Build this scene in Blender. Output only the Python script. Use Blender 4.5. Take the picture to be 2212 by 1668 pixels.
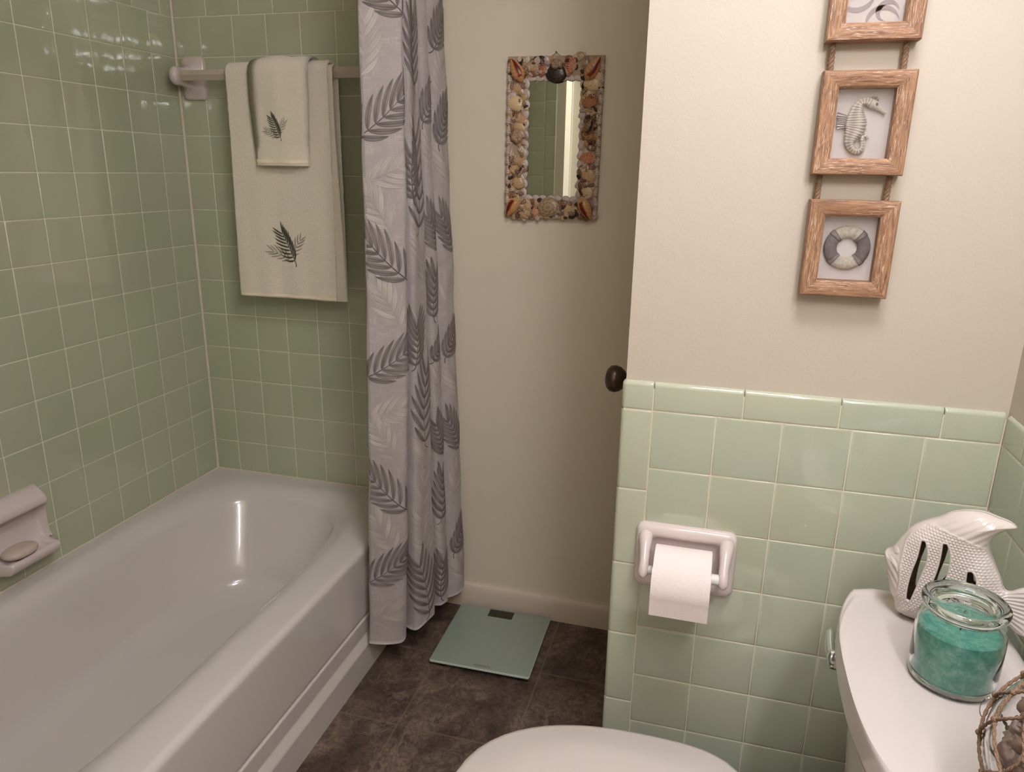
import bpy, bmesh, math, random
import numpy as np
from mathutils import Vector, Matrix, noise

for _o in list(bpy.data.objects):
    bpy.data.objects.remove(_o)
S = bpy.context.scene
COL = S.collection
PI = math.pi

# ------------------------------------------------------------------ camera
cam_data = bpy.data.cameras.new('camera')
cam = bpy.data.objects.new('camera', cam_data)
COL.objects.link(cam)
cam_data.sensor_fit = 'HORIZONTAL'
cam_data.sensor_width = 36.0
cam_data.lens = 36.0 * 1593.0 / 2212.0
cam_data.clip_start = 0.02
W = Vector((-1.2805, -0.1605, -0.2427))
Rw = Matrix.Rotation(W.length, 3, W.normalized())
cam.matrix_world = Matrix.Translation((1.6054, -2.0246, 1.3741)) @ Rw.transposed().to_4x4()
S.camera = cam

# ------------------------------------------------------------------ light
LAMP_COLOR = (1.0, 1.0, 1.06)
LAMP_STRENGTH = 120.0
FILL_STRENGTH = 22.0  # added overhead fill
world = bpy.data.worlds.new('world')
S.world = world
world.use_nodes = True
world.node_tree.nodes['Background'].inputs['Color'].default_value = (0.9, 0.85, 0.8, 1)
world.node_tree.nodes['Background'].inputs['Strength'].default_value = 0.02
S.view_settings.view_transform = 'Standard'
S.view_settings.look = 'None'
S.view_settings.gamma = 1.0
S.view_settings.use_curve_mapping = False
S.view_settings.exposure = 0.30

# ------------------------------------------------------------------ materials
def srgb(h):
    h = h.lstrip('#')
    o = []
    for i in (0, 2, 4):
        c = int(h[i:i+2], 16) / 255.0
        o.append(c / 12.92 if c <= 0.04045 else ((c + 0.055) / 1.055) ** 2.4)
    return tuple(o) + (1.0,)

class Mat:
    def __init__(s, name):
        s.m = bpy.data.materials.new(name)
        s.m.use_nodes = True
        s.nt = s.m.node_tree
        s.b = s.nt.nodes['Principled BSDF']
        s.out = s.nt.nodes['Material Output']
    def n(s, t, **k):
        x = s.nt.nodes.new(t)
        for a, v in k.items():
            if a in x.inputs: x.inputs[a].default_value = v
            else: setattr(x, a, v)
        return x
    def l(s, a, b): s.nt.links.new(a, b)
    def set(s, **k):
        for a, v in k.items():
            s.b.inputs[a.replace('_', ' ')].default_value = v
        return s
    def coord(s, kind='Object', scale=(1, 1, 1)):
        tc = s.n('ShaderNodeTexCoord')
        mp = s.n('ShaderNodeMapping')
        mp.inputs['Scale'].default_value = scale
        s.l(tc.outputs[kind], mp.inputs['Vector'])
        return mp.outputs['Vector']
    def noise(s, vec, scale, detail=3, rough=0.5, dist=0.0):
        x = s.n('ShaderNodeTexNoise')
        x.inputs['Scale'].default_value = scale
        x.inputs['Detail'].default_value = detail
        x.inputs['Roughness'].default_value = rough
        x.inputs['Distortion'].default_value = dist
        s.l(vec, x.inputs['Vector'])
        return x.outputs['Fac']
    def ramp(s, fac, stops):
        x = s.n('ShaderNodeValToRGB')
        e = x.color_ramp.elements
        while len(e) < len(stops): e.new(0.5)
        for i, (p, c) in enumerate(stops):
            e[i].position = p
            e[i].color = c if not isinstance(c, (int, float)) else (c, c, c, 1)
        s.l(fac, x.inputs['Fac'])
        return x.outputs['Color']
    def mix(s, fac, a, b, mode='MIX'):
        x = s.n('ShaderNodeMix')
        x.data_type = 'RGBA'
        x.blend_type = mode
        for key, v in ((0, fac), (6, a), (7, b)):
            if hasattr(v, 'default_value') or hasattr(v, 'is_linked'): s.l(v, x.inputs[key])
            else: x.inputs[key].default_value = v
        return x.outputs[2]
    def bump(s, h, strength, dist=0.001, prev=None):
        x = s.n('ShaderNodeBump')
        x.inputs['Strength'].default_value = strength
        x.inputs['Distance'].default_value = dist
        s.l(h, x.inputs['Height'])
        if prev is not None: s.l(prev, x.inputs['Normal'])
        return x.outputs['Normal']
    def base(s, c): s.l(c, s.b.inputs['Base Color']); return s
    def nrm(s, c): s.l(c, s.b.inputs['Normal']); return s

def simple(name, col, rough=0.5, **k):
    m = Mat(name)
    m.set(Base_Color=srgb(col) if isinstance(col, str) else col, Roughness=rough, **k)
    return m

def m_paint(name, col, k=0.55):
    m = simple(name, col, 0.55)
    v = m.coord()
    a = m.noise(v, 260, 2, 0.5)
    b = m.noise(v, 900, 2, 0.6)
    n1 = m.bump(a, 0.35 * k, 0.0012)
    m.nrm(m.bump(b, 0.2 * k, 0.0004, n1))
    return m.m

def m_tile(name, ca, cb):
    m = Mat(name)
    at = m.n('ShaderNodeAttribute'); at.attribute_name = 'tint'
    sep = m.n('ShaderNodeSeparateColor'); m.l(at.outputs['Color'], sep.inputs[0])
    c = m.mix(sep.outputs[0], srgb(ca), srgb(cb))
    v = m.coord()
    sp = m.noise(v, 500, 2, 0.6)
    c = m.mix(0.10, c, m.ramp(sp, [(0.3, 0.35), (0.7, 0.75)]), 'OVERLAY')
    m.base(c)
    m.set(Roughness=0.055, IOR=1.7)
    w = m.noise(v, 22, 2, 0.5, 0.6)
    m.nrm(m.bump(w, 0.22, 0.0020))
    return m.m

def m_floor():
    m = Mat('slate_vinyl')
    v = m.coord()
    n1 = m.noise(v, 5.5, 7, 0.62, 0.9)
    n2 = m.noise(v, 42, 7, 0.72, 1.3)
    n3 = m.noise(v, 150, 4, 0.7)
    c = m.ramp(n1, [(0.30, srgb('#3c2e28')), (0.45, srgb('#54443c')), (0.56, srgb('#65544a')), (0.72, srgb('#806c5d'))])
    c = m.mix(0.95, c, m.ramp(n2, [(0.30, 0.15), (0.5, 0.48), (0.70, 0.88)]), 'OVERLAY')
    c = m.mix(0.45, c, m.ramp(n3, [(0.3, 0.3), (0.7, 0.7)]), 'OVERLAY')
    # pale veins: ridged noise
    def vein(scale, width, rot):
        mp = m.n('ShaderNodeMapping'); mp.inputs['Rotation'].default_value = (0, 0, rot); mp.inputs['Scale'].default_value = (1, 0.45, 1)
        m.l(v, mp.inputs['Vector'])
        nn = m.noise(mp.outputs['Vector'], scale, 5, 0.6, 1.6)
        sb = m.n('ShaderNodeMath', operation='SUBTRACT'); m.l(nn, sb.inputs[0]); sb.inputs[1].default_value = 0.5
        ab = m.n('ShaderNodeMath', operation='ABSOLUTE'); m.l(sb.outputs[0], ab.inputs[0])
        return m.ramp(ab.outputs[0], [(0.0, 1.0), (width, 0.0)])
    ve = vein(5.0, 0.016, -0.5)
    msk = m.ramp(m.noise(v, 6, 2), [(0.45, 0.0), (0.62, 0.32)])
    k = m.n('ShaderNodeMath', operation='MULTIPLY'); m.l(ve, k.inputs[0]); m.l(msk, k.inputs[1])
    c = m.mix(k.outputs[0], c, srgb('#a38d7c'))
    cr = vein(7.5, 0.010, 0.7)
    msk2 = m.ramp(m.noise(v, 9, 2), [(0.52, 0.0), (0.60, 0.9)])
    k2 = m.n('ShaderNodeMath', operation='MULTIPLY'); m.l(cr, k2.inputs[0]); m.l(msk2, k2.inputs[1])
    c = m.mix(k2.outputs[0], c, srgb('#241a16'))
    # tile seams, 305 mm grid
    sx = m.n('ShaderNodeSeparateXYZ'); m.l(v, sx.inputs[0])
    lines = []
    for ax, off in ((0, 0.92), (1, -0.272)):
        a = m.n('ShaderNodeMath', operation='SUBTRACT'); m.l(sx.outputs[ax], a.inputs[0]); a.inputs[1].default_value = off
        pp = m.n('ShaderNodeMath', operation='PINGPONG'); m.l(a.outputs[0], pp.inputs[0]); pp.inputs[1].default_value = 0.1525
        r = m.ramp(pp.outputs[0], [(0.0, 1.0), (0.0022, 0.0)])
        lines.append(r)
    mx = m.n('ShaderNodeMath', operation='MAXIMUM'); m.l(lines[0], mx.inputs[0]); m.l(lines[1], mx.inputs[1])
    k3 = m.n('ShaderNodeMath', operation='MULTIPLY'); m.l(mx.outputs[0], k3.inputs[0]); k3.inputs[1].default_value = 0.6
    c = m.mix(k3.outputs[0], c, srgb('#85705f'))
    m.base(c)
    m.set(Roughness=0.5)
    nb = m.bump(n2, 0.4, 0.002)
    m.nrm(m.bump(n3, 0.3, 0.0006, nb))
    return m.m

def m_wood():
    m = Mat('whitewashed_wood')
    v = m.coord('UV', (14, 170, 1))
    g = m.noise(v, 1.6, 5, 0.65, 0.6)
    v2 = m.coord('UV', (50, 620, 1))
    w = m.noise(v2, 1.0, 4, 0.65, 0.4)
    v3 = m.coord('UV', (14, 30, 1))
    pch = m.noise(v3, 1.0, 2, 0.5)
    c = m.ramp(g, [(0.30, srgb('#5c4232')), (0.44, srgb('#8a6348')), (0.58, srgb('#a57a58')), (0.75, srgb('#b68e68'))])
    wh = m.ramp(w, [(0.54, 0.0), (0.64, 0.9)])
    pm = m.ramp(pch, [(0.38, 0.1), (0.56, 0.95)])
    k = m.n('ShaderNodeMath', operation='MULTIPLY'); m.l(wh, k.inputs[0]); m.l(pm, k.inputs[1])
    c = m.mix(k.outputs[0], c, srgb('#d8c0ac'))
    dk = m.ramp(w, [(0.33, 0.55), (0.42, 0.0)])
    k2 = m.n('ShaderNodeMath', operation='MULTIPLY'); m.l(dk, k2.inputs[0]); m.l(pm, k2.inputs[1])
    c = m.mix(k2.outputs[0], c, srgb('#5f3d2d'))
    m.base(c); m.set(Roughness=0.6)
    m.nrm(m.bump(w, 0.4, 0.0006))
    return m.m

def m_terry():
    m = Mat('terry_cloth')
    v = m.coord()
    n = m.noise(v, 380, 4, 0.75)
    n2 = m.noise(v, 14, 2)
    c = m.ramp(n, [(0.30, srgb('#fbe5c2')), (0.60, srgb('#fff6e4'))])
    m.base(c); m.set(Roughness=0.95)
    m.b.inputs['Sheen Weight'].default_value = 0.5
    m.nrm(m.bump(n, 0.8, 0.004))
    return m.m

def m_curtain():
    m = Mat('curtain_linen')
    v = m.coord('UV')
    def st(sc, lo, hi):
        mp = m.n('ShaderNodeMapping'); mp.inputs['Scale'].default_value = sc
        m.l(v, mp.inputs['Vector'])
        return m.ramp(m.noise(mp.outputs['Vector'], 1.0, 2, 0.6), [(lo, 0.0), (hi, 1.0)])
    fx = st((900, 30, 1), 0.52, 0.72)
    fy = st((22, 900, 1), 0.52, 0.72)
    mx = m.n('ShaderNodeMath', operation='MAXIMUM'); m.l(fx, mx.inputs[0]); m.l(fy, mx.inputs[1])
    pt = m.ramp(m.noise(v, 22, 2), [(0.38, 0.15), (0.58, 0.9)])
    k = m.n('ShaderNodeMath', operation='MULTIPLY'); m.l(mx.outputs[0], k.inputs[0]); m.l(pt, k.inputs[1])
    c = m.mix(k.outputs[0], srgb('#aaa09f'), srgb('#cfc6be'))
    m.base(c); m.set(Roughness=0.8)
    m.b.inputs['Sheen Weight'].default_value = 0.15
    m.nrm(m.bump(mx.outputs[0], 0.15, 0.0004))
    return m.m

def m_attr(name, rough=0.6, bump=None, tintname='tint'):
    m = Mat(name)
    at = m.n('ShaderNodeAttribute'); at.attribute_name = tintname
    m.base(at.outputs['Color']); m.set(Roughness=rough)
    if bump:
        m.nrm(m.bump(m.noise(m.coord(), bump[0], 3, 0.6), bump[1], bump[2]))
    return m.m

def m_glass(name, col='#ffffff', rough=0.0, ior=1.47):
    return simple(name, col, rough, Transmission_Weight=1.0, IOR=ior).m

M_CREAM = m_paint('cream_paint', '#c5baaa')
M_GREIGE = m_paint('greige_paint', '#ddd2bd', 0.15)
M_WHITEPAINT = m_paint('ceiling_paint', '#e6dfd2')
M_TRIM = simple('trim_paint', '#d8c8b6', 0.35).m
M_GROUT = simple('grout', '#ebe5cf', 0.85).m
M_GROUTP = simple('grout_pale', '#e3d3bd', 0.85).m
M_CAULK = simple('caulk', '#d9ccbb', 0.6).m
M_TILE = m_tile('green_tile', '#b1b89a', '#b7b99e')
M_TILE2 = m_tile('green_tile_light', '#b7bea9', '#bcc0a8')
M_FLOOR = m_floor()
M_WOOD = m_wood()
M_TERRY = m_terry()
M_CURT = m_curtain()
M_PRINT = m_attr('leaf_print', 0.8)
M_THREAD = m_attr('embroidery_thread', 0.5, (900, 0.5, 0.0006))
M_TUB = simple('tub_enamel', '#d9d1cb', 0.16).m
M_TUB.node_tree.nodes['Principled BSDF'].inputs['Coat Weight'].default_value = 0.4
M_TUB.node_tree.nodes['Principled BSDF'].inputs['Coat Roughness'].default_value = 0.04
M_CERAMIC = simple('pink_white_ceramic', '#dccdc9', 0.12).m
M_PORCELAIN = simple('porcelain', '#cfc5c0', 0.10).m
M_SEAT = simple('seat_plastic', '#d4cac4', 0.28).m
M_PAPER = Mat('toilet_paper'); M_PAPER.set(Base_Color=srgb('#f3e6e2'), Roughness=0.95)
_v = M_PAPER.coord('UV', (1, 1, 1))
M_PAPER.nrm(M_PAPER.bump(M_PAPER.noise(_v, 420, 2, 0.6, 1.0), 0.35, 0.0006, M_PAPER.bump(M_PAPER.noise(_v, 70, 1, 0.4, 2.5), 0.4, 0.0010)))
M_PAPER = M_PAPER.m
M_WHITEPLASTIC = simple('white_plastic', '#e9e6e0', 0.3).m
M_ACRYLIC = simple('frosted_acrylic', '#c6b8a8', 0.2).m
M_CHROME = simple('chrome', '#d8d8d8', 0.06, Metallic=1.0).m
M_BRONZE = simple('dark_bronze', '#54463a', 0.28, Metallic=0.7).m
M_MIRROR = simple('mirror_silver', '#e6ebe4', 0.01, Metallic=1.0).m
M_SHELL = m_attr('shell_glaze', 0.28, (350, 0.25, 0.0006))
M_BOARD = simple('backing_board', '#a8927a', 0.8).m
M_SCALE_GLASS = simple('scale_glass', '#959f93', 0.10).m
M_SCALE_EDGE = simple('scale_glass_edge', '#c3d3c4', 0.10).m
M_SCREEN = simple('lcd_screen', '#2b2c1f', 0.25).m
M_BLACK = simple('black_plastic', '#15130f', 0.5).m
M_INK = simple('grey_ink', '#3b3d36', 0.5).m
M_JUTE = Mat('jute'); M_JUTE.set(Roughness=0.9)
_v = M_JUTE.coord()
_n = M_JUTE.noise(_v, 900, 3, 0.7)
M_JUTE.base(M_JUTE.ramp(_n, [(0.3, srgb('#5d4333')), (0.7, srgb('#a5876c'))])).nrm(M_JUTE.bump(_n, 0.6, 0.001))
M_JUTE = M_JUTE.m
M_CARD = simple('white_card', '#e4dcdb', 0.8).m
M_RESIN = m_attr('whitewashed_resin', 0.6, (900, 0.4, 0.0004))
M_FISH = simple('pearl_glaze', '#d6cac4', 0.12).m
M_FISHIN = simple('fish_inside_shade', '#8d7361', 0.7).m  # brown stands for the shade inside the hollow fish
M_GLASS = m_glass('clear_glass')
M_PANE = m_glass('picture_glass', '#ffffff', 0.0, 1.2)
M_JARGLASS = m_glass('jar_glass', '#eefaf6')
M_WAX = Mat('teal_wax'); _v = M_WAX.coord()
_n = M_WAX.noise(_v, 85, 6, 0.75, 0.2)
M_WAX.base(M_WAX.ramp(_n, [(0.35, srgb('#4a998b')), (0.52, srgb('#7bbcae')), (0.68, srgb('#a9d6cb'))])).set(Roughness=0.5)
M_WAX.b.inputs['Subsurface Weight'].default_value = 0.15
M_WAX.b.inputs['Subsurface Radius'].default_value = (0.004, 0.01, 0.008)
M_WAX = M_WAX.m
M_SOAP = simple('soap', '#d0bcae', 0.35).m
M_BULB = Mat('frosted_bulb')
M_BULB.set(Base_Color=(1, 1, 1, 1), Roughness=0.3)
M_BULB.b.inputs['Emission Color'].default_value = LAMP_COLOR + (1,)
M_BULB.b.inputs['Emission Strength'].default_value = LAMP_STRENGTH
M_BULB = M_BULB.m
M_LINER = simple('liner_vinyl', '#d8d2c8', 0.35).m

# ------------------------------------------------------------------ mesh helpers
class G:
    def __init__(s):
        s.v = []; s.f = []; s.m = []; s.t = []; s.uv = {}
    def pt(s, p, tint=(1, 1, 1)):
        s.v.append(tuple(p)); s.t.append(tint); return len(s.v) - 1
    def face(s, idx, mi=0, uv=None):
        s.f.append(tuple(idx)); s.m.append(mi)
        if uv: s.uv[len(s.f) - 1] = uv
    def grid(s, rows, mi=0, closed_u=False, closed_v=False, tint=(1, 1, 1), uvf=None, flip=False):
        nr = len(rows); nc = len(rows[0])
        base = len(s.v)
        for i, r in enumerate(rows):
            for j, p in enumerate(r):
                s.pt(p, tint(i, j) if callable(tint) else tint)
        for i in range(nr if closed_v else nr - 1):
            for j in range(nc if closed_u else nc - 1):
                i2 = (i + 1) % nr; j2 = (j + 1) % nc
                q = [base + i * nc + j, base + i * nc + j2, base + i2 * nc + j2, base + i2 * nc + j]
                uv = None
                if uvf: uv = [uvf(i, j), uvf(i, j + 1), uvf(i + 1, j + 1), uvf(i + 1, j)]
                if flip:
                    q = q[::-1]; uv = uv[::-1] if uv else None
                s.face(q, mi, uv)
        return base
    def cap(s, idx, mi=0): s.face(idx, mi)
    def loft(s, rings, mi=0, cap0=True, cap1=True, tint=(1, 1, 1)):
        b = s.grid(rings, mi, closed_u=True, tint=tint)
        n = len(rings[0])
        if cap0: s.face([b + j for j in range(n)][::-1], mi)
        if cap1: s.face([b + (len(rings) - 1) * n + j for j in range(n)], mi)
    def lathe(s, prof, c=(0, 0, 0), n=48, mi=0, M=None, tint=(1, 1, 1)):
        rings = []
        for r, z in prof:
            ring = []
            for k in range(n):
                a = 2 * PI * k / n
                p = Vector((r * math.cos(a), r * math.sin(a), z))
                if M: p = M @ p
                ring.append(tuple(p + Vector(c)))
            rings.append(ring)
        s.loft(rings, mi, prof[0][0] > 1e-6 or True, True, tint=tint)
    def tube(s, path, rad, n=12, mi=0, cap=True, tint=(1, 1, 1), flat=None):
        P = [Vector(p) for p in path]
        R = rad if isinstance(rad, (list, tuple)) else [rad] * len(P)
        rings = []
        up = Vector((0, 0, 1)) if abs((P[1] - P[0]).normalized().z) < 0.9 else Vector((1, 0, 0))
        for i, p in enumerate(P):
            t = (P[min(i + 1, len(P) - 1)] - P[max(i - 1, 0)]).normalized()
            u = (up - t * up.dot(t)).normalized()
            w = t.cross(u)
            up = u
            rings.append([tuple(p + (u * math.cos(2 * PI * k / n) + w * math.sin(2 * PI * k / n)) * R[i]) for k in range(n)])
        s.loft(rings, mi, cap, cap, tint=tint)
    def box(s, lo, hi, mi=0, tint=(1, 1, 1)):
        (a, b, c), (d, e, f) = lo, hi
        q = [s.pt(p, tint) for p in ((a, b, c), (d, b, c), (d, e, c), (a, e, c), (a, b, f), (d, b, f), (d, e, f), (a, e, f))]
        for F in ((0, 3, 2, 1), (4, 5, 6, 7), (0, 1, 5, 4), (1, 2, 6, 5), (2, 3, 7, 6), (3, 0, 4, 7)):
            s.face([q[i] for i in F], mi)
    def poly_prism(s, pts, a0, a1, axis=1, mi=0):
        def P(p, a):
            return {1: (p[0], a, p[1]), 0: (a, p[0], p[1]), 2: (p[0], p[1], a)}[axis]
        n = len(pts)
        A = [s.pt(P(p, a0)) for p in pts]; B = [s.pt(P(p, a1)) for p in pts]
        s.face(A, mi); s.face(B[::-1], mi)
        for i in range(n):
            s.face([A[i], B[i], B[(i + 1) % n], A[(i + 1) % n]], mi)
    def build(s, name, mats, parent=None, smooth=True, angle=35, fix=True, bevel=0, seg=2, sub=0):
        me = bpy.data.meshes.new(name)
        me.from_pydata(s.v, [], s.f)
        if not isinstance(mats, (list, tuple)): mats = [mats]
        for m in mats: me.materials.append(m)
        me.polygons.foreach_set('material_index', s.m)
        if any(t != (1, 1, 1) for t in s.t):
            a = me.color_attributes.new('tint', 'FLOAT_COLOR', 'POINT')
            a.data.foreach_set('color', np.array([(t[0], t[1], t[2], 1) for t in s.t], dtype=np.float32).ravel())
        if s.uv:
            ul = me.uv_layers.new(name='UVMap')
            for fi, uv in s.uv.items():
                for li, c in zip(me.polygons[fi].loop_indices, uv): ul.data[li].uv = c
        if fix:
            bm = bmesh.new(); bm.from_mesh(me)
            bmesh.ops.recalc_face_normals(bm, faces=bm.faces)
            bm.to_mesh(me); bm.free()
        me.polygons.foreach_set('use_smooth', [smooth] * len(me.polygons))
        if smooth and angle < 180:
            me.set_sharp_from_angle(angle=math.radians(angle))
        me.update()
        o = bpy.data.objects.new(name, me)
        COL.objects.link(o)
        if parent is not None: o.parent = parent
        if bevel:
            b = o.modifiers.new('bevel', 'BEVEL'); b.width = bevel; b.segments = seg; b.limit_method = 'ANGLE'; b.angle_limit = math.radians(40)
            b.harden_normals = False
        if sub:
            b = o.modifiers.new('subsurf', 'SUBSURF'); b.levels = sub; b.render_levels = sub
        return o

def tag(o, label=None, cat=None, group=None, kind=None):
    if label: o['label'] = label
    if cat: o['category'] = cat
    if group: o['group'] = group
    if kind: o['kind'] = kind
    return o

def thing(name, label, cat, loc=(0, 0, 0), rz=0, group=None):
    o = bpy.data.objects.new(name, None)
    COL.objects.link(o); o.location = loc; o.rotation_euler = (0, 0, rz)
    o.empty_display_size = 0.05
    return tag(o, label, cat, group)

def into(parent, *objs):
    """vertices were written in world space: move them into the parent's frame"""
    M = (Matrix.Translation(parent.location) @ parent.rotation_euler.to_matrix().to_4x4()).inverted()
    for o in objs: o.data.transform(M)

def catmull(pts, n):
    P = [Vector(p) for p in pts]
    P = [2 * P[0] - P[1]] + P + [2 * P[-1] - P[-2]]
    m = len(pts) - 1; out = []
    for i in range(n + 1):
        s = i / n * m; k = min(int(s), m - 1); t = s - k
        a, b, c, d = P[k:k + 4]
        out.append(0.5 * ((2 * b) + (c - a) * t + (2 * a - 5 * b + 4 * c - d) * t * t + (3 * b - a - 3 * c + d) * t ** 3))
    return out

def superell(cx, cy, a, b, n, th):
    c, s = math.cos(th), math.sin(th)
    r = (abs(c / a) ** n + abs(s / b) ** n) ** (-1.0 / n)
    return cx + r * c, cy + r * s

def rrect(cx, cy, w, h, r, n=6):
    pts = []
    for sx, sy, a0 in ((1, 1, 0), (-1, 1, 90), (-1, -1, 180), (1, -1, 270)):
        for k in range(n + 1):
            a = math.radians(a0 + 90 * k / n)
            pts.append((cx + sx * (w / 2 - r) + r * math.cos(a), cy + sy * (h / 2 - r) + r * math.sin(a)))
    return pts

rng = random.Random(7)

# ------------------------------------------------------------------ tiles
TP = 0.1095
GW = 0.0017
def tile(g, o, eu, ev, en, u0, u1, v0, v1, mi=1, depth=0.004, r=0.0016, tint=None):
    """one glazed tile: rounded rim, almost flat cushion face, slight random tilt"""
    o = Vector(o); eu = Vector(eu); ev = Vector(ev); en = Vector(en)
    u0 += GW / 2; u1 -= GW / 2; v0 += GW / 2; v1 -= GW / 2
    if u1 - u0 < 0.004 or v1 - v0 < 0.004: return
    ta, tb, tc = rng.uniform(-1, 1) * 0.0016, rng.uniform(-1, 1) * 0.0016, rng.uniform(-1, 1) * 0.00012
    if tint is None: tint = (rng.random(),) * 3
    cu, cv = (u0 + u1) / 2, (v0 + v1) / 2
    rings = []
    for ins, h in ((0, -depth), (0, -0.0012), (0.0005, -0.0006), (0.0014, -0.00025), (0.004, 0.0)):
        ring = []
        for (a, b) in ((u0 + ins, v0 + ins), (u1 - ins, v0 + ins), (u1 - ins, v1 - ins), (u0 + ins, v1 - ins)):
            hh = h + (tc + ta * (a - cu) + tb * (b - cv) if h > -depth else 0)
            ring.append(tuple(o + eu * a + ev * b + en * hh))
        rings.append(ring)
    g.loft(rings, mi, cap0=False, cap1=True, tint=tint)

def lines(a, b, off, p=TP):
    k = math.ceil((a - off) / p - 1e-6)
    out = [a]
    while off + k * p < b - 1e-6:
        if off + k * p > a + 0.006: out.append(off + k * p)
        k += 1
    out.append(b)
    return out

ZJ0 = 0.475
def tiled_wall(g, o, eu, u0, u1, uoff, z0, z1, en, zshift=ZJ0 + 12 * TP, off2=0.055):
    zl = lines(z0, z1, ZJ0)
    for i in range(len(zl) - 1):
        ul = lines(u0, u1, uoff + (off2 if zl[i] > zshift - 0.01 else 0))
        for j in range(len(ul) - 1):
            tile(g, o, eu, (0, 0, 1), en, ul[j], ul[j + 1], zl[i], zl[i + 1])

CEIL = 2.40
def structure(g, name, mats, **k):
    o = g.build(name, mats, **k); o['kind'] = 'structure'; return o

# floor and ceiling
g = G(); g.box((-0.1, -2.75, -0.05), (2.2, 0.1, 0.0)); structure(g, 'floor', M_FLOOR, smooth=False)
g = G(); g.box((-0.1, -2.75, CEIL), (2.2, 0.1, CEIL + 0.05)); structure(g, 'ceiling', M_WHITEPAINT, smooth=False)

# left wall, tiled from the tub deck up
g = G()
g.box((-0.1, -2.75, 0), (-0.0035, 0.1, CEIL), 2)
g.box((-0.0035, -1.6, 0.30), (-0.0012, 0.0, 2.01), 0)
tiled_wall(g, (0, 0, 0), (0, -1, 0), 0.0035, 1.53, 0.1018, 0.36, 2.005, (1, 0, 0))
structure(g, 'wall_left', [M_GROUT, M_TILE, M_CREAM])
# back wall: tile over the tub, painted beyond it
g = G()
g.box((-0.1, 0.0035, 0), (2.2, 0.1, CEIL), 2)
g.box((0.0, 0.0012, 0.30), (0.80, 0.0035, 2.01), 0)
tiled_wall(g, (0, 0, 0), (1, 0, 0), 0.0035, 0.80, 0.0907, 0.36, 2.005, (0, -1, 0), off2=0.026)
structure(g, 'wall_back', [M_GROUT, M_TILE, M_GREIGE])
# plaster face flush with tile plane beyond the curtain
# wall at the tap end of the tub
g = G()
g.box((-0.0035, -1.66, 0), (0.874, -1.5275, CEIL), 2)
g.box((0.0, -1.5275, 0.30), (0.831, -1.5252, 2.01), 0)
tiled_wall(g, (0, -1.524, 0), (1, 0, 0), 0.0035, 0.777, 0.0105, 0.36, 2.005, (0, 1, 0))
zc = 0.30
while zc < 1.99:
    tile(g, (0, -1.524, 0), (1, 0, 0), (0, 0, 1), (0, 1, 0), 0.777, 0.831, zc, min(zc + 0.154, 2.005)); zc += 0.154
structure(g, 'wall_tap_end', [M_GROUT, M_TILE, M_GREIGE])
# front wall (behind the camera) with a white door casing
g = G(); g.box((-0.1, -2.75, 0), (2.2, -2.62, CEIL)); structure(g, 'wall_front', M_GREIGE, smooth=False)
g = G(); g.box((0.650, -2.62, 0), (0.694, -2.60, 2.1)); g.box((0.0, -2.62, 2.1), (0.694, -2.60, 2.16)); structure(g, 'trim_1', simple('door_casing_paint', '#efe6d8', 0.35).m, smooth=False, bevel=0.003)

# right wall with tiled wainscot
XR = 2.0655
ZR0 = 0.9696
g = G()
g.box((XR + 0.004, -2.75, 0), (2.2, 0.1, CEIL), 2)
g.box((XR + 0.0012, -2.62, 0), (XR + 0.004, -0.76, 1.012), 0)
zl = [0.0] + [ZR0 - k * TP for k in range(8, -1, -1)]
for i in range(len(zl) - 1):
    ul = lines(0.7605, 2.62, 0.8675)
    for j in range(len(ul) - 1):
        tile(g, (XR, 0, 0), (0, -1, 0), (0, 0, 1), (-1, 0, 0), ul[j], ul[j + 1], zl[i], zl[i + 1])

def cap_tile(g, o, eu, en, u0, u1, z0, z1, mi=1, wrap0=False):
    """2 x 6 inch bullnose cap: top edge rolls back into the wall"""
    o = Vector(o); eu = Vector(eu); en = Vector(en)
    u0 += GW / 2; u1 -= GW / 2; z0 += GW / 2
    R = 0.008
    prof = [(z0, -0.004), (z0, -0.0012), (z0 + 0.0005, -0.0006), (z0 + 0.0014, -0.0002), (z0 + 0.004, 0)]
    for k in range(7):
        a = PI / 2 * k / 6
        prof.append((z1 - R + R * math.sin(a), -R + R * math.cos(a)))
    tint = (rng.random(),) * 3
    rows = []
    for uu, dn in ((u0, -0.004), (u0, -0.001), (u0 + 0.0008, -0.0003), (u0 + 0.003, 0), (u1 - 0.003, 0), (u1 - 0.0008, -0.0003), (u1, -0.001), (u1, -0.004)):
        rows.append([tuple(o + eu * uu + Vector((0, 0, z)) + en * (h + dn if h + dn > -0.009 else -0.009)) for z, h in prof])
    g.grid(rows, mi, tint=tint)

ul = lines(0.7605, 2.62, 0.84, 0.1535)
for j in range(len(ul) - 1): cap_tile(g, (XR, 0, 0), (0, -1, 0), (-1, 0, 0), ul[j], ul[j + 1], ZR0, 1.0205)
structure(g, 'wall_right', [M_GROUTP, M_TILE2, M_CREAM])

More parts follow.
